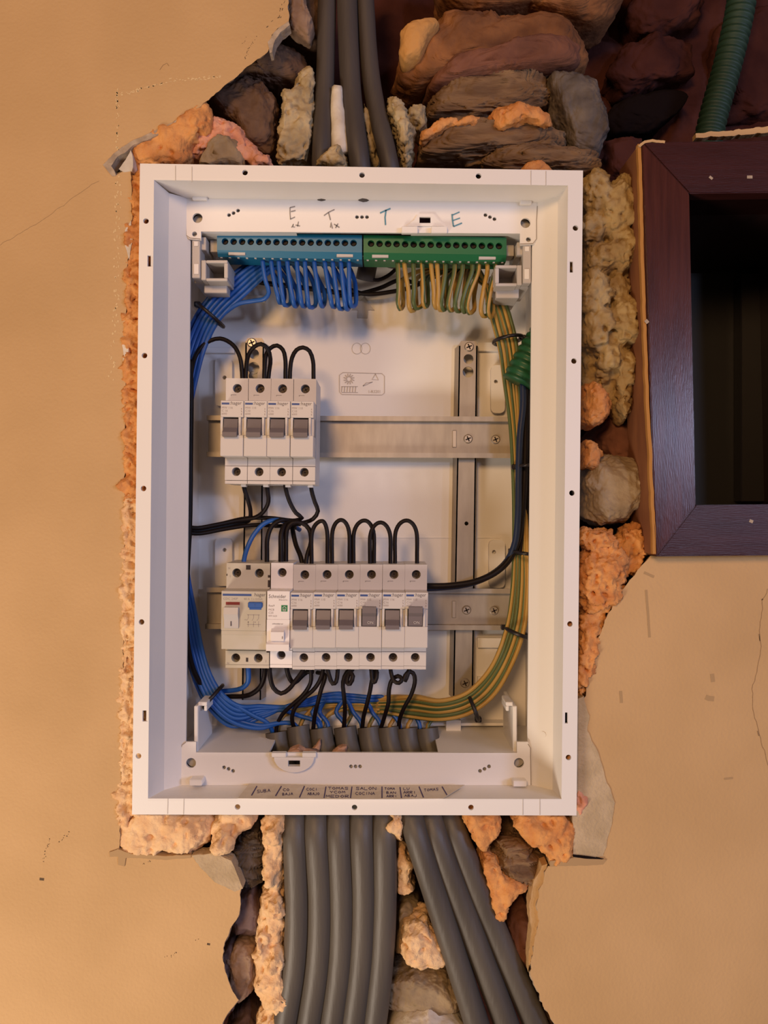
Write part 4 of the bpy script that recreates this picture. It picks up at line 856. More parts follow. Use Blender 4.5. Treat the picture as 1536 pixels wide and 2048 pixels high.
# ------------------------------------------------------------------ breakers
def term_screw(parent, x, z, depth, ang):
    bm = bmesh.new(); cyl(bm, mm(x), mm(z), mm(2.7), mm(depth), mm(depth + 2), 14)
    for a in (ang, ang + math.pi / 2):
        c_, s_ = math.cos(a), math.sin(a)
        f = bm.faces.new([bm.verts.new((mm(x + u * c_ - v * s_), mm(depth - 0.05), mm(z + u * s_ + v * c_))) for u, v in ((-2.1, -.4), (2.1, -.4), (2.1, .4), (-2.1, .4))]); f.material_index = 1
    return finish('terminal_screw', bm, [M['screw'], M['hole']], parent, origin=(0, 0, 0))
def local(name, bm, m, parent, smooth=False): return finish(name, bm, m, parent, smooth, origin=(0, 0, 0))
def bodies(parent, W, m, holes_top, holes_bot, nose_m=None):
    """common body: local mm, y=0 terminal face, negative towards the viewer, z=0 mid height"""
    h = W / 2; S = 0.001
    bm = bmesh.new()
    box(bm, -h * S, h * S, mm(7), mm(41), mm(-41), mm(41))
    local('body', bm, M[m], parent)
    bm = bmesh.new()
    rect = lambda z0, z1: [(mm(-h), mm(z0)), (mm(h), mm(z0)), (mm(h), mm(z1)), (mm(-h), mm(z1))]
    plate(bm, rect(21.2, 41), [circ(mm(x), mm(z), mm(3.5), 20) for x, z in holes_top], 0, mm(7)); local('terminal_cover', bm, M[m], parent)
    bm = bmesh.new()
    plate(bm, rect(-38.2, -27.4), [circ(mm(x), mm(z), mm(3.45), 20) for x, z in holes_bot], 0, mm(7))
    box(bm, mm(-h), mm(h), mm(0.7), mm(7), mm(-41), mm(-38.6)); box(bm, mm(-h), mm(h), mm(0.5), mm(7), mm(-27.1), mm(-20.8))
    local('terminal_cover', bm, M[m], parent)
    for i, (x, z) in enumerate(holes_top): term_screw(parent, x, z, 4.6, 0.5 + i * 1.1 + W)
    for i, (x, z) in enumerate(holes_bot): term_screw(parent, x, z, 5.4, 0.2 + i * 1.7)
NS = -18.0
def hager(loc, label, code, amp, on=False, roll=0.7):
    W = 17.3; h = W / 2
    r = empty('circuit_breaker', loc, label, 'circuit breaker', 'single-pole breakers', roll=R(roll))
    bodies(r, W, 'breaker', [(0.2, 33.2)], [(0.2, -31.6)])
    bm = bmesh.new()
    # nose: printed field on top, window for the lever, sloped lower part
    box(bm, mm(-h), mm(h), mm(NS), mm(0), mm(8.6), mm(21.2), mm(0.35)); box(bm, mm(-h), mm(h), mm(NS), mm(0), mm(-20.8), mm(-4.8), mm(0.35))
    box(bm, mm(-h), mm(-6.9), mm(NS), mm(0), mm(-4.8), mm(8.6)); box(bm, mm(4.9), mm(6.6), mm(NS), mm(0), mm(-4.8), mm(8.6)); box(bm, mm(-6.9), mm(h), mm(NS + 9), mm(0), mm(-4.8), mm(8.6))
    box(bm, mm(6.6), mm(h), mm(NS + 2.4), mm(0), mm(-4.8), mm(8.6))
    local('nose', bm, M['breaker'], r)
    bm = bmesh.new(); x0, x1 = mm(-6.2), mm(4.4)
    if on: prof = [(NS + 4, -4.4), (NS - 0.4, -4.2), (NS - 1.0, 3.0), (NS - 5.5, 6.2), (NS - 5.2, 10.6), (NS - 2.5, 10.9), (NS + 2, 8.2), (NS + 4, 6)]
    else: prof = [(NS + 4, 7.6), (NS + 0.6, 7.4), (NS - 1.2, 0.5), (NS - 5.2, -3.2), (NS - 5.0, -6.2), (NS - 2.2, -6.6), (NS + 2, -4.2), (NS + 4, -2)]
    prism(bm, [(mm(y), mm(z)) for y, z in prof], x0, x1); lv = local('lever', bm, M['lever'], r)
    if on: put_text('on_mark', 'ON', 3.0, M['ink_white'], lv, (mm(-2.4), mm(NS - 1.05), mm(-2.6)))
    fy = mm(NS - 0.08)
    bm = bmesh.new(); box(bm, mm(-h + 0.7), mm(-h + 6.5), fy, fy + 0.00005, mm(18.0), mm(19.5)); local('logo_bar', bm, M['ink_blue'], r)
    put_text('logo_lettering', ':hager', 3.7, M['ink_dark'], r, (mm(-1.8), fy, mm(18.0)), 0.98)
    put_text('printed_code', code, 2.3, M['ink_grey'], r, (mm(-h + 0.8), fy, mm(14.9)))
    put_text('printed_code', amp, 2.3, M['ink_grey'], r, (mm(-h + 0.8), fy, mm(12.6)))
    put_text('printed_code', '6000', 2.0, M['ink_grey'], r, (mm(-h + 0.8), fy, mm(10.4)))
    bm = bmesh.new()
    for s_ in ([(7.0, 15.4), (7.0, 14.4)], [(6.8, 13.6), (7.3, 12.4)], [(7.0, 11.6), (7.0, 10.2)]):
        (xa, za), (xb, zb_) = s_; bm.faces.new([bm.verts.new((mm(x), fy, mm(z))) for x, z in ((xa - .25, za), (xa + .25, za), (xb + .25, zb_), (xb - .25, zb_))])
    local('printed_symbol', bm, M['ink_grey'], r)
    bm = bmesh.new(); box(bm, mm(-4.6), mm(-0.4), mm(-0.06), 0, mm(27.9), mm(28.2)); box(bm, mm(-4.6), mm(-4.3), mm(-0.06), 0, mm(27.2), mm(28.2)); local('printed_line', bm, M['ink_dark'], r)
    bm = bmesh.new(); box(bm, mm(2.0), mm(6.0), mm(10), mm(16), mm(-43), mm(-41)); local('release_clip', bm, M['breaker_white'], r)
    return r
T0 = 0.044
ZR1 = lambda x, y: P(x, y, T0)
for i, (x, cd, am) in enumerate(((474.5, 'MW 116', 'C 16'), (520, 'MW 110', 'C10'), (565, 'MW 116', 'C16'), (610.5, 'MW 110', 'C10'))):
    lab = ['leftmost breaker of the upper row, beside the blue wire bundle', 'second breaker from left in the upper row of four', 'third breaker from left in the upper row of four', 'rightmost breaker of the upper row, next to bare rail'][i]
    hager(P(x - 1.5, 862 + i * 0.4, T0), lab, cd, am)
T1 = 0.047
for i, (x, on) in enumerate(((609, 0), (653.5, 0), (698, 0), (742.5, 1), (787.5, 0), (832, 1))):
    lab = ['lower row breaker with toggle down, touching the white breaker', 'lower row breaker with toggle down, second right of the white breaker', 'lower row breaker with toggle down, just left of the first ON toggle', 'lower row breaker with ON toggle up, between breakers that are down', 'lower row breaker with toggle down, between the two ON breakers', 'lower row end breaker with ON toggle, rightmost of the row'][i]
    hager(P(x - 1.0, 1234 - (0 if i else -0.5), T1), lab, 'MW 116' if i % 2 == 0 else 'MW 110', 'C16' if i % 2 == 0 else 'C10', bool(on))
def schneider(loc):
    W = 17.3; h = W / 2
    r = empty('circuit_breaker', loc, 'bright white breaker with green house symbol in the lower row', 'circuit breaker', roll=R(0.7))
    bodies(r, W, 'breaker_white', [(0, 33.6)], [(0, -31.0)])
    bm = bmesh.new(); box(bm, mm(-h), mm(h), mm(NS - 1), 0, mm(-0.5), mm(21.2), mm(0.4))
    prism(bm, [(mm(y), mm(z)) for y, z in ((0, -0.5), (NS - 1, -0.5), (NS - 1.2, -17.5), (NS - 3.4, -19), (NS - 3.2, -24), (0, -24))], mm(-h), mm(h))
    local('nose', bm, M['breaker_white'], r)
    bm = bmesh.new(); prism(bm, [(mm(y), mm(z)) for y, z in ((NS, -6), (NS - 2.4, -8.6), (NS - 5.0, -9.4), (NS - 4.6, -16.2), (NS, -16.6))], mm(-5), mm(4.8)); local('lever', bm, M['breaker_white'], r)
    fy = mm(NS - 1.1)
    put_text('logo_lettering', 'Schneider', 3.75, M['ink_dark'], r, (mm(-h + 1.2), fy, mm(15.8)), 0.88)
    put_text('logo_lettering', 'Electric', 1.7, M['ink_grey'], r, (mm(0.2), fy, mm(13.9)), 1.3)
    for s_, z, sz in (('Resi9', 9.2, 2.1), ('MCB', 6.2, 2.1), ('C25', 3.8, 2.2), ('R9F12625', 1.6, 1.6)): put_text('printed_code', s_, sz, M['ink_grey'], r, (mm(-h + 1.2), fy, mm(z)))
    bm = bmesh.new(); box(bm, mm(2.2), mm(6.9), fy, fy + .00005, mm(5.6), mm(10.4)); gs = local('house_symbol', bm, M['ink_green'], r)
    bm = bmesh.new(); y_ = fy - 0.00006
    for pts in ([(3.0, 8.2), (4.55, 9.6), (6.1, 8.2)], [(3.5, 7.9), (3.5, 6.3), (5.6, 6.3), (5.6, 7.9)], [(4.1, 7.0), (4.55, 7.6), (5.0, 7.0)]):
        for (xa, za), (xb, zb_) in zip(pts, pts[1:]):
            l = math.hypot(xb - xa, zb_ - za); nx, nz = -(zb_ - za) / l * .22, (xb - xa) / l * .22
            bm.faces.new([bm.verts.new((mm(x), y_, mm(z))) for x, z in ((xa + nx, za + nz), (xb + nx, zb_ + nz), (xb - nx, zb_ - nz), (xa - nx, za - nz))])
    local('house_outline', bm, M['ink_white'], gs)
    put_text('printed_code', 'schneider.es', 1.5, M['ink_dark'], r, (mm(-4.6), mm(NS - 1.25), mm(-4.2)), 1.1)
    bm = bmesh.new(); box(bm, mm(3.6), mm(3.9), mm(NS - 5.2), mm(NS - 4.7), mm(-14.5), mm(-12.6)); local('printed_line', bm, M['ink_dark'], r)
schneider(P(563.2, 1231, T1))
def rcd(loc):
    W = 34.0; h = W / 2; H = [(-9.0, 33.4), (8.6, 33.4)]
    r = empty('residual_current_breaker', loc, 'wide two-pole residual current breaker at the left end of the lower row', 'circuit breaker', roll=R(0.7))
    bodies(r, W, 'breaker2', H, [(-9.0, -33.0), (8.6, -33.0)])
    bm = bmesh.new(); box(bm, mm(-h), mm(h), mm(NS), 0, mm(-9), mm(21.2), mm(0.4)); box(bm, mm(-h), mm(h), mm(NS + 0.8), 0, mm(-12.4), mm(-9), mm(0.3)); prism(bm, [(mm(y), mm(z)) for y, z in ((0, -12.4), (NS + 1.6, -12.4), (NS + 2.6, -23.4), (0, -23.4))], mm(-h), mm(h)); local('nose', bm, M['breaker2'], r)
    fy = mm(NS - 0.08)
    bm = bmesh.new(); box(bm, mm(-h + 1.0), mm(5.8), fy, fy + .00005, mm(17.4), mm(19.0)); local('logo_bar', bm, M['ink_blue'], r)
    put_text('logo_lettering', 'hager', 3.8, M['ink_dark'], r, (mm(8.0), fy, mm(17.3)))
    put_text('printed_code', 'CDC 240P', 2.5, M['ink_grey'], r, (mm(-h + 1.4), fy, mm(14.4))); put_text('printed_code', '40 A  I n 0,03A', 2.3, M['ink_grey'], r, (mm(0), fy, mm(14.4)))
    bm = bmesh.new(); box(bm, mm(-13.6), mm(-3.0), fy, fy + .00005, mm(10.6), mm(12.8)); local('red_field', bm, M['ink_red'], r)
    bm = bmesh.new(); box(bm, mm(3.4), mm(14.4), mm(NS - 1.2), mm(NS), mm(8.6), mm(13.0), mm(0.7)); box(bm, mm(4.4), mm(13.4), mm(NS - 0.4), mm(NS), mm(7.2), mm(8.6)); b_ = local('test_button', bm, M['ink_btn'], r); put_text('button_mark', 'T', 2.6, M['ink_blue'], b_, (mm(8.0), mm(NS - 1.28), mm(9.8)))
    bm = bmesh.new(); prism(bm, [(mm(y), mm(z)) for y, z in ((NS, 9.2), (NS - 3.5, 9.0), (NS - 4.6, 4.0), (NS - 1.6, -0.4), (NS - 1.2, -6.8), (NS, -7.2))], mm(-14.4), mm(-3.6)); lv = local('lever', bm, M['boxgrey'], r)
    bm = bmesh.new(); box(bm, mm(-9.6), mm(-8.7), mm(NS - 1.65), mm(NS - 1.2), mm(-5.2), mm(-1.6)); local('on_mark', bm, M['ink_dark'], lv)
    bm = bmesh.new()
    def ln(xa, za, xb, zb_, w_=0.16):
        l = math.hypot(xb - xa, zb_ - za) or 1; nx, nz = -(zb_ - za) / l * w_, (xb - xa) / l * w_
        bm.faces.new([bm.verts.new((mm(x), fy, mm(z))) for x, z in ((xa + nx, za + nz), (xb + nx, zb_ + nz), (xb - nx, zb_ - nz), (xa - nx, za - nz))])
    for x in (3.6, 7.6, 11.4): ln(x, 3.4, x, 0.6); ln(x, 0.6, x - 1.2, -1.2); ln(x, -1.6, x, -6.0)
    ln(2.6, 3.2, 12.2, 3.2); ln(2.6, -4.2, 13.0, -4.2); ln(0.6, -0.6, 2.2, -0.6)
    for x in (3.6, 8.8): ln(x - .4, -2.4, x + .4, -2.4, .35)
    local('wiring_diagram', bm, M['ink_grey'], r)
    for x0, x1, z0, z1 in ((-1.8, 1.8, 36, 39.6), (-1.0, 0.8, -36, -32.8), (15.4, 17.02, 30, 32), (15.4, 17.02, 22.5, 28), (15.0, 17.02, -28.6, -23.6), (-17.02, -16.3, 31, 32.6)):
        bm = bmesh.new(); box(bm, mm(x0), mm(x1), mm(-0.08), mm(1), mm(z0), mm(z1)); local('clip_slot', bm, M['hole'], r)
    for s_, x, z in (('N', -15.8, 36.2), ('1', -14.6, 30), ('2', 14.0, -36), ('N', -15.8, -38)): put_text('terminal_mark', s_, 2.2, M['ink_grey'], r, (mm(x), mm(-0.1), mm(z)))
rcd(P(495.5, 1231.5, T1))

# ------------------------------------------------------------------ cables
def cable(label, pts, r, m='sheath', group=None, n=16, open_end=True):
    bm = bmesh.new(); line = smoothline(path(pts), 0.004)
    ph = random.Random(label).uniform(0, 9)
    tube(bm, line, r, n, rfun=lambda i, s: r * (1 + 0.025 * noise.noise(Vector((s * 40, ph, 0)))), cap=False)
    if open_end:                                             # the cut end: a wall of sheath and a dark inside
        inner = line[:6]; tube(bm, inner, r * 0.82, n, cap=False)
    return tag(finish('power_cable', bm, M[m], smooth=True), label, 'cable', group)
GB = 'grey cables below the box'
ends = [(553, 1464), (596, 1452), (642, 1456), (690, 1454), (737, 1454), (776, 1454), (813, 1456), (853, 1456)]
low = [[(588, 1640), (594, 1800), (590, 1920), (566, 2070), (545, 2200)], [(631, 1640), (640, 1800), (636, 1920), (614, 2070), (594, 2200)], [(676, 1640), (683, 1800), (680, 1920), (660, 2070), (640, 2200)], [(722, 1640), (727, 1800), (722, 1920), (703, 2070), (684, 2200)], [(768, 1640), (769, 1800), (763, 1920), (746, 2070), (728, 2200)], [(821, 1640), (890, 1850), (951, 2040), (1000, 2200)], [(857, 1640), (938, 1850), (1010, 2040), (1062, 2200)], [(896, 1640), (985, 1850), (1068, 2040), (1130, 2200)]]
rd = [.0092, .0094, .0094, .0094, .0092, .0092, .0094, .0096]
lab = ['leftmost grey cable under the box, beside the pale foam column', 'second grey cable from left under the box', 'third grey cable from left under the box, middle of the straight five', 'fourth grey cable from left under the box', 'fifth grey cable from left, right edge of the straight group', 'innermost of the three grey cables slanting right under the box', 'middle one of the three grey cables slanting right under the box', 'outermost grey cable slanting right, along the broken wall edge']
for i in range(8):
    ex, ey = ends[i]; dd = 20 if i < 5 else (16, 20, 24)[i - 5]
    shift = low[i][0][0] - ex
    pts = [(ex, ey, 76), (ex + 4, ey + 30, 73), (ex + 4 + shift * 0.35, 1530, 64), (ex + shift * 0.75, 1575, 46), (low[i][0][0], 1625, dd + 8)] + [(x, y, dd) for x, y in low[i][1:]] if True else None
    pts.insert(5, (low[i][0][0] + (low[i][1][0] - low[i][0][0]) * 0.15, 1665, dd))
    cable(lab[i], pts, rd[i], 'sheath', GB)
UT = 'dark cables entering the top of the box'
cable('left one of the three dark cables entering the box from above', [(690, 530, 84), (668, 480, 70), (648, 420, 48), (642, 345, 22), (650, 170, 30), (654, 0, 36), (655, -120, 40)], .0070, 'sheath_dark', UT)
cable('middle one of the three dark cables entering the box from above', [(730, 560, 90), (740, 500, 80), (732, 420, 50), (722, 345, 20), (702, 180, 28), (694, 0, 34), (692, -120, 38)], .0078, 'sheath_dark', UT)
cable('right one of the three dark cables entering the box from above', [(780, 530, 86), (790, 480, 72), (790, 420, 50), (782, 345, 22), (744, 170, 34), (730, 0, 40), (726, -120, 44)], .0070, 'sheath_dark', UT)
# dry clay on the cable ends
bm = bmesh.new(); lump(bm, [(572, 1508), (580, 1496), (598, 1492), (612, 1502), (640, 1500), (632, 1512), (576, 1514)], 34, 52, 'foam', 1.0, 3, 71, 4); lump(bm, [(622, 1500), (634, 1486), (642, 1474), (640, 1500), (630, 1506)], 58, 66, 'foam', 0.8, 3, 72, 4); lump(bm, [(662, 1506), (676, 1492), (694, 1490), (692, 1506)], 56, 66, 'foam', 0.8, 3, 73, 4)
tag(finish('clay_crust', bm, M['clay'], recalc=False), 'crust of dry pinkish clay on the cable ends at the lower catch', 'clay')

# ------------------------------------------------------------------ wires
WR = 0.00172
def wire(label, pts, col, r=WR, group=None, seed=0, d=None, cat='wire'):
    bm = bmesh.new(); line = smoothline(path(pts, d), 0.003)
    if col == 'earth':
        rng = random.Random(seed); tube(bm, line, r, 10, 0.4, rng.choice((-1, 1)) * rng.uniform(5, 14), rng.uniform(0, 6.3))
        o = finish('earth_wire', bm, [M['wire_yellow'], M['wire_green']], smooth=True)
    else:
        tube(bm, line, r, 10); o = finish({'navy': 'blue'}.get(col, col) + '_wire', bm, M['wire_' + col], smooth=True)
    return tag(o, label, cat, group)
BA = 'black jumper arches over the breakers'
TD = 60; d2 = 62
wire('black wire arching from the left box wall to the first upper breaker', [(380, 800, 50), (382, 750, 54), (391, 712, 60), (412, 686, 64), (440, 677, 64), (466, 690, 62), (480, 715, 60), (484, 745, 60), (485, 775, 60)], 'black', group=BA)
wire('black jumper arch between first and second upper breakers', [(492, 775, 60), (492, 740, 60), (497, 710, 58), (508, 694, 55), (522, 688, 54), (535, 697, 56), (541, 718, 60), (538, 745, 63), (535, 775, 63)], 'black', group=BA)
wire('black jumper arch between second and third upper breakers', [(528, 775, 58), (529, 740, 58), (532, 710, 60), (541, 696, 62), (554, 691, 62), (566, 700, 61), (571, 722, 60), (571, 745, 60), (571, 775, 60)], 'black', group=BA)
wire('black jumper arch between third and fourth upper breakers', [(580, 775, 60), (580, 745, 60), (584, 716, 59), (593, 700, 58), (606, 695, 58), (619, 702, 59), (626, 722, 60), (627, 745, 60), (627, 775, 60)], 'black', group=BA)
BL = 'black wires from the upper breakers'
wire('black wire dropping from the first upper breaker', [(486, 950, 64), (488, 975, 64), (496, 1000, 66), (501, 1022, 72), (497, 1042, 80), (470, 1048, 80), (430, 1056, 72), (395, 1062, 64), (374, 1058, 58)], 'black', group=BL)
wire('black wire dropping from the second upper breaker', [(533, 950, 64), (535, 980, 64), (537, 1003, 66), (528, 1022, 70), (510, 1035, 76), (470, 1042, 74), (430, 1050, 66), (395, 1056, 60), (374, 1054, 54)], 'black', group=BL)
wire('black wire dropping from the third upper breaker', [(568, 950, 64), (572, 980, 64), (580, 1005, 66), (592, 1026, 68), (604, 1036, 70), (590, 1041, 74), (540, 1036, 78), (490, 1037, 80), (440, 1048, 76), (400, 1056, 68), (374, 1056, 62)], 'black', group=BL)
wire('black wire dropping from the rightmost upper breaker', [(621, 950, 64), (623, 980, 64), (630, 1005, 66), (636, 1022, 68), (626, 1038, 72), (604, 1046, 76), (560, 1052, 80), (510, 1050, 78), (450, 1058, 70), (400, 1067, 62), (374, 1066, 56)], 'black', group=BL)
wire('black wire running up the left box wall', [(432, 1398, 70), (408, 1376, 66), (386, 1338, 58), (372, 1260, 50), (374, 1150, 50), (379, 1050, 50), (381, 900, 50), (382, 780, 50), (380, 720, 52)], 'black', r=.0022)
wire('blue wire curving down into the wide breaker', [(487, 1145, 66), (488, 1120, 66), (496, 1092, 66), (510, 1066, 68), (530, 1046, 70), (552, 1040, 74), (580, 1048, 84), (600, 1060, 92)], 'blue', r=.0019, group='wires above the wide breaker')
wire('black wire curving down into the right pole of the wide breaker', [(534, 1145, 66), (534, 1110, 66), (535, 1076, 66), (544, 1052, 68), (562, 1040, 70), (580, 1044, 76), (590, 1056, 84)], 'black', r=.0019, group='wires above the wide breaker')
SB = 'thick black wires above the white breaker'
wire('left thick black wire entering the white breaker', [(562, 1145, 62), (562, 1100, 62), (563, 1066, 64), (570, 1050, 68), (585, 1046, 74), (600, 1048, 80)], 'black', r=.0021, group=SB)
wire('right thick black wire entering the white breaker', [(572, 1145, 66), (572, 1100, 66), (574, 1060, 66), (584, 1046, 66), (604, 1046, 68), (618, 1058, 68), (622, 1084, 66), (614, 1112, 64), (611, 1145, 62)], 'black', r=.0019, group=SB)
wire('slanting black wire behind the jumper arches', [(582, 1040, 84), (586, 1064, 80), (592, 1090, 76), (602, 1115, 70), (607, 1145, 68)], 'black', r=.0020)
for i, (xa, xm, xb, ya, dz) in enumerate(((623, 644, 655, 1042, 0), (664, 682, 699, 1040, 0), (707, 729, 748, 1041, 2), (740, 761, 781, 1045, -2), (790, 813, 834, 1041, 0))):
    D_ = 62 + dz
    wire(['first', 'second', 'third', 'fourth', 'last'][i] + ' black jumper arch, counted from left, over the lower row', [(xa, 1148, D_), (xa, 1115, D_)] + [(xm - (xm - xa if c_ < 0 else xb - xm) * -c_ , ya + 34 * (1 - s_), D_) for c_, s_ in [(-math.cos(R(q)), math.sin(R(q))) for q in (8, 30, 52, 74, 90, 106, 128, 150, 172)]] + [(xb, 1115, D_), (xb, 1148, D_)], 'black', group=BA)
# right side feed
wire('black wire from the lower row curving up the right box wall', [(840, 1172, 74), (862, 1172, 72), (900, 1171, 70), (950, 1163, 70), (990, 1146, 72), (1018, 1120, 74), (1034, 1085, 74), (1044, 1030, 72), (1049, 950, 70), (1051, 860, 68), (1052, 800, 64), (1048, 765, 60)], 'black', r=.0025)
wire('dark blue wire beside the black feed on the right wall', [(852, 1176, 80), (890, 1174, 78), (940, 1167, 78), (985, 1148, 78), (1014, 1122, 76), (1030, 1085, 72), (1036, 1030, 68), (1037, 950, 66), (1040, 870, 64), (1046, 810, 62), (1046, 765, 60)], 'navy', r=.0027)
wire('second black feed wire in the right bundle', [(1038, 1110, 80), (1043, 1050, 80), (1044, 950, 78), (1046, 860, 74), (1050, 800, 70), (1052, 762, 66)], 'black', r=.0024)
wire('outer black feed wire against the right wall', [(1046, 1180, 92), (1052, 1050, 86), (1055, 950, 80), (1056, 860, 76), (1056, 800, 70), (1056, 762, 66)], 'black', r=.0024)
bm = bmesh.new(); corrugated(bm, smoothline(path([(1034, 764, 58), (1046, 740, 58), (1062, 710, 59), (1084, 676, 60), (1106, 640, 60)])), 0.0125, 0.0062, 0.0013)
tag(finish('corrugated_conduit', bm, M['conduit'], smooth=True), 'bright green corrugated conduit end entering through the right box wall', 'conduit')

# lower row outgoing wires
OG = 'black wires from the lower breakers to the cables'
wire('blue wire from the wide breaker into the left bundle', [(495, 1322, 66), (497, 1345, 66), (496, 1364, 68), (482, 1377, 72), (450, 1382, 76), (424, 1382, 80), (404, 1350, 88)], 'blue', r=.0020)
wire('black wire from the wide breaker into the left bundle', [(530, 1322, 66), (529, 1350, 66), (520, 1374, 70), (498, 1390, 74), (465, 1393, 78), (430, 1390, 82), (408, 1362, 90)], 'black', r=.0020)
wire('black U-shaped jumper under the wide and white breakers', [(539, 1322, 58), (540, 1350, 58), (547, 1376, 60), (562, 1387, 60), (578, 1378, 60), (592, 1360, 60), (606, 1340, 60), (610, 1322, 60)], 'black', r=.0018)
wire('short black wire below the white breaker', [(572, 1318, 64), (574, 1340, 64), (580, 1358, 66), (588, 1366, 68), (602, 1354, 72), (614, 1344, 74), (626, 1344, 72)], 'black', r=.0019)
wire('black wire from the first lower breaker to the leftmost cable', [(618, 1322, 62), (622, 1345, 62), (621, 1366, 64), (606, 1390, 68), (584, 1410, 70), (564, 1430, 72), (553, 1456, 76), (553, 1480, 76)], 'black', group=OG)
wire('black wire from the second lower breaker to the second cable', [(648, 1322, 62), (644, 1350, 62), (630, 1376, 64), (608, 1396, 66), (590, 1416, 68), (584, 1436, 70), (590, 1462, 76)], 'black', group=OG)
wire('black wire from the second lower breaker to the third cable', [(634, 1345, 70), (650, 1350, 64), (642, 1380, 64), (636, 1404, 66), (630, 1428, 70), (626, 1462, 76)], 'black', group=OG)
wire('black hairpin loop under the second lower breaker', [(652, 1322, 60), (658, 1350, 58), (666, 1368, 57), (672, 1364, 57), (675, 1346, 60), (676, 1322, 62)], 'black', group=OG)
wire('black looped wire from the third lower breaker to the fourth cable', [(698, 1322, 62), (702, 1346, 58), (706, 1352, 56), (700, 1368, 56), (694, 1366, 57), (698, 1348, 60), (706, 1338, 64), (694, 1344, 66), (686, 1364, 66), (688, 1392, 66), (690, 1420, 70), (687, 1462, 76)], 'black', group=OG)
wire('black looped wire from the fourth lower breaker to the fifth cable', [(741, 1322, 62), (743, 1345, 60), (746, 1364, 58), (750, 1364, 58), (754, 1345, 60), (750, 1338, 64), (744, 1360, 66), (740, 1382, 66), (734, 1408, 68), (727, 1434, 72), (724, 1462, 76)], 'black', group=OG)
wire('black curled wire from the fifth lower breaker to the sixth cable', [(780, 1322, 62), (782, 1345, 60), (788, 1362, 58), (798, 1366, 57), (804, 1358, 58), (796, 1352, 60), (784, 1360, 62), (778, 1380, 64), (777, 1405, 66), (770, 1430, 70), (760, 1462, 76)], 'black', group=OG)
wire('black curled wire from the last lower breaker to the seventh cable', [(822, 1322, 64), (817, 1344, 60), (810, 1362, 58), (808, 1358, 58), (816, 1344, 60), (826, 1346, 61), (830, 1360, 62), (823, 1388, 64), (808, 1416, 68), (799, 1440, 72), (797, 1466, 76)], 'black', group=OG)
# blue wires: terminal strip -> loop -> left bundle -> down the left wall -> cables
BG = 'blue neutral wires from the blue terminal strip'
bx_top = [524, 541, 556, 573, 592, 608, 627, 648, 664, 680, 696]
bx_low = [536, 556, 566, 586, 602, 616, 640, 662, 676, 690, 700]
by_low = [596, 605, 610, 612, 612, 614, 612, 613, 617, 618, 612]
ordn = ['first', 'second', 'third', 'fourth', 'fifth', 'sixth', 'seventh', 'eighth', 'ninth', 'tenth', 'last']
rng = random.Random(3)
for i in range(11):
    x0, x1, yb = bx_top[i], bx_low[i], by_low[i]; s_ = (i - 5) / 5
    hop = min(14, 8 + i % 3 * 3)
    o1 = (i % 6 - 2.5) * 9.5; o2 = (i // 6) * 7
    if i == 0:
        o1, o2 = 22, 0
        pts = [(x0, 500, 52), (x0 + 2, 530, 50), (532, 565, 50), (538, 585, 52), (530, 597, 54), (506, 602, 58), (476, 608, 60), (452, 624, 62)]
    else:
        pts = [(x0, 500, 52), (x0 + 2, 530, 50), (x0 + (x1 - x0) * .6, 570, 49), (x1, yb - 12, 50), (x1 + 3, yb, 54), (x1 + hop, yb - 2, 60), (x1 + hop + 1, yb - 25, 64), (x0 + hop, 555, 72), (x0 - 8, 525, 78), (565 + i * 4, 520, 78), (538 + o1 * .6, 524 + o1 * .4, 68 + o2), (474 + o1 * .75, 572 + o1 * .6, 62 + o2)]
    pts += [(420 + o1 * .72, 628 + o1 * .52, 62 + o2), (392 + o1 * .8, 684 + o1 * .3, 64 + o2), (374 + o1 * .75, 760, 60 + o2), (366 + o1 * .3, 860, 52 + o2 * .5), (364 + o1 * .25, 1000, 50 + o2 * .5), (366 + o1 * .3, 1130, 52 + o2 * .5), (376 + o1 * .62, 1230, 60 + o2), (391 + o1 * .66, 1310, 66 + o2), (408 + o1 * .68, 1362 - o1 * .15, 64 + o2), (430 + o1 * .62, 1400 - o1 * .45, 62 + o2), (470 + o1 * .3, 1432 - o1 * .85, 64 + o2)]
    cx = ends[min(i, 7)][0]
    if i == 0: pts += [(505, 1430, 68), (535, 1446, 72), (548, 1470, 78)]
    elif i in (1, 8): pts += [(520, 1448 - o1 * .6, 70), (560, 1446, 74), (588, 1448, 76), (602, 1468, 80)]
    elif i == 9: pts += [(520, 1430, 74), (560, 1420, 78), (600, 1432, 80), (636, 1446, 80), (640, 1470, 80)]
    else:
        k = min(i, 8); up = 1390 + (i % 3) * 6
        pts += [(520, 1424 - o1 * .5, 74), (570, 1414, 80), (610, 1402 + (i % 3) * 4, 84), (650, up, 86)]
        tgt = {2: 640, 3: 688, 4: 722, 5: 760, 6: 798, 7: 838, 10: 655}[i]
        if tgt > 680: pts += [(690, up, 88)]
        if tgt > 730: pts += [(735, up + 4, 88)]
        if tgt > 770: pts += [(770, up + 6, 88)]
        pts += [(tgt - 16, 1424, 86), (tgt, 1446, 82), (tgt + 2, 1470, 80)]
    wire(ordn[i] + ' blue wire, counted from left, hanging from the blue terminal strip', pts, 'blue', group=BG, r=.0018)
EG = 'yellow and green earth wires from the green terminal strip'
ex_top = [793, 807, 824, 842, 860, 872, 888, 906, 922, 942, 954, 972, 988]
ex_low = [796, 818, 827, 846, 868, 876, 882, 896, 910, 924, 934, 962, 976]
ey_low = [618, 622, 616, 614, 616, 620, 620, 621, 622, 624, 626, 632, 634]
nm = ['first', 'second', 'third', 'fourth', 'fifth', 'sixth', 'seventh', 'eighth', 'ninth', 'tenth', 'eleventh', 'twelfth', 'last']
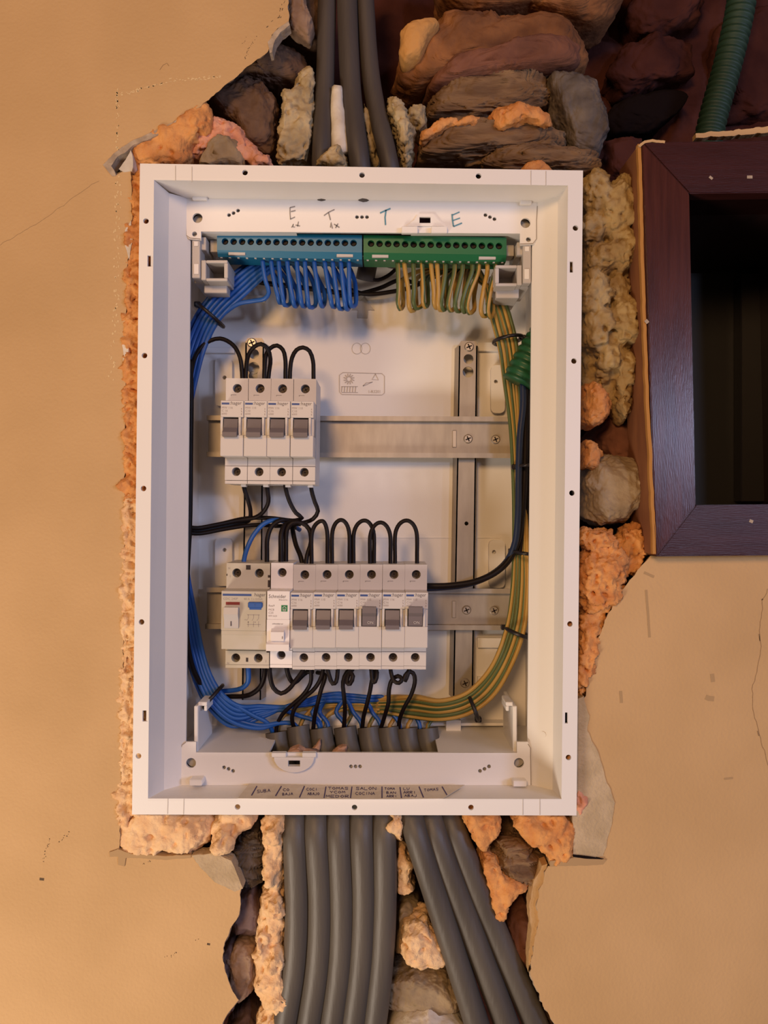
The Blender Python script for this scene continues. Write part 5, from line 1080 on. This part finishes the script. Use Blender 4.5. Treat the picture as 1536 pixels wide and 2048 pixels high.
for i in range(13):
    x0, x1, yb = ex_top[i], ex_low[i], ey_low[i]
    o1 = (i % 6 - 2.5) * 10; o2 = (i // 6) * 6 - 4; hop = 10 + (i % 3) * 4
    pts = [(x0, 504, 52), (x0 + 3, 540, 50), (x0 + (x1 - x0) * .7 + 2, 580, 50), (x1, yb - 12, 52), (x1 + 4, yb, 56), (x1 + hop, yb - 6, 62), (x1 + hop, yb - 32, 68), (x1 + hop + 4, 555, 78)]
    if i < 11: pts += [(940, 540 + o1 * .5, 86), (965, 560 + o1 * .3, 80 + o2)]
    pts += [(990 + o1 * .6, 600, 76 + o2), (1006 + o1 * .72, 650, 72 + o2), (1017 + o1 * .66, 700, 72 + o2), (1024 + o1 * .55, 770, 78 + o2), (1031 + o1 * .4, 850, 84 + o2), (1037 + o1 * .4, 960, 88 + o2), (1041 + o1 * .5, 1080, 86 + o2), (1040 + o1 * .6, 1180, 80 + o2), (1030 + o1 * .7, 1260, 74 + o2), (1004 + o1 * .75, 1330, 70 + o2), (970 + o1 * .62, 1380 + o1 * .45, 70 + o2), (932 + o1 * .2, 1408 + o1 * .75, 70 + o2), (880, 1420 + o1 * .75, 74 + o2)]
    tgt = (553, 597, 640, 688, 735, 776, 812, 852)[i % 8]
    pts += [(820 + (i % 2) * 6, 1414 + o1 * .8, 82 + o2 * .5)]
    if tgt < 780: pts += [(760, 1412 + o1 * .5, 88)]
    if tgt < 700: pts += [(700, 1410 + o1 * .4, 90)]
    if tgt < 620: pts += [(640, 1414 + o1 * .4, 91)]
    pts += [(tgt + 14, 1432, 88), (tgt + 4, 1450, 84), (tgt + 3, 1472, 82)]
    wire(nm[i] + ' earth wire, counted from left, hanging from the green terminal strip', pts, 'earth', group=EG, seed=i, r=.0018)
# loose dark wires behind the strips
LB = 'loose black wires behind the terminal strips'
wire('black wire bowing behind the blue wires under the blue strip', [(462, 560, 98), (490, 558, 98), (530, 566, 98), (580, 572, 99), (640, 580, 100), (700, 588, 100)], 'black', r=.0022, group=LB)
wire('upper black wire bowing between the two terminal strips', [(690, 575, 96), (730, 588, 94), (780, 584, 94), (830, 572, 94), (865, 552, 96)], 'black', r=.0018, group=LB)
wire('lower black wire bowing between the two terminal strips', [(670, 592, 100), (715, 588, 99), (760, 576, 98), (800, 560, 97), (840, 566, 98), (880, 548, 100)], 'black', r=.0018, group=LB)
wire('black wire coming out of the cable between the strips', [(716, 520, 84), (730, 545, 84), (750, 560, 88), (775, 552, 92), (800, 530, 96)], 'black', r=.0016, group=LB)

# ------------------------------------------------------------------ cable ties
def tie(label, a, b, dmid, thick, head_end, r_dep):
    """strap loop around a bundle: a-b are the px ends across the bundle"""
    pa, pb_ = P(a[0], a[1], mm(dmid)), P(b[0], b[1], mm(dmid)); c = (pa + pb_) / 2; u = (pb_ - pa) / 2; v = Vector((0, mm(r_dep), 0))
    bm = bmesh.new(); line = [c + u * math.cos(t) + v * math.sin(t) for t in [2 * math.pi * k / 28 for k in range(29)]]
    tube(bm, line, mm(thick), 6, cap=False)
    hp = pa if head_end == 0 else pb_
    root = empty('cable_tie', c, label, 'cable tie', 'black cable ties around the wire bundles')
    finish('strap', bm, M['tie'], root, smooth=True)
    bm = bmesh.new(); q = mm(2.6); box(bm, hp.x - q, hp.x + q, hp.y - q - .001, hp.y + q, hp.z - q * .8, hp.z + q * .8, .0006); finish('tie_head', bm, M['tie'], root)
tie('cable tie around the blue bundle at the upper left', (396, 610), (446, 652), 66, 1.6, 0, 15)
tie('cable tie around the earth wires at the upper right, above the conduit', (988, 684), (1044, 676), 74, 1.6, 1, 16)
tie('cable tie around the black feed wires, right of the upper rail', (1029, 934), (1062, 932), 78, 1.4, 0, 20)
tie('cable tie on the right bundle where the feed wire branches off', (1023, 1102), (1066, 1108), 80, 1.5, 0, 20)
tie('cable tie around the earth wires right of the lower rail', (1008, 1254), (1060, 1274), 76, 1.6, 0, 17)
tie('cable tie around the earth wires at the lower right bend', (936, 1388), (956, 1438), 72, 1.6, 1, 16)
tie('cable tie around the blue bundle at the lower left', (444, 1372), (404, 1418), 66, 1.7, 1, 15)
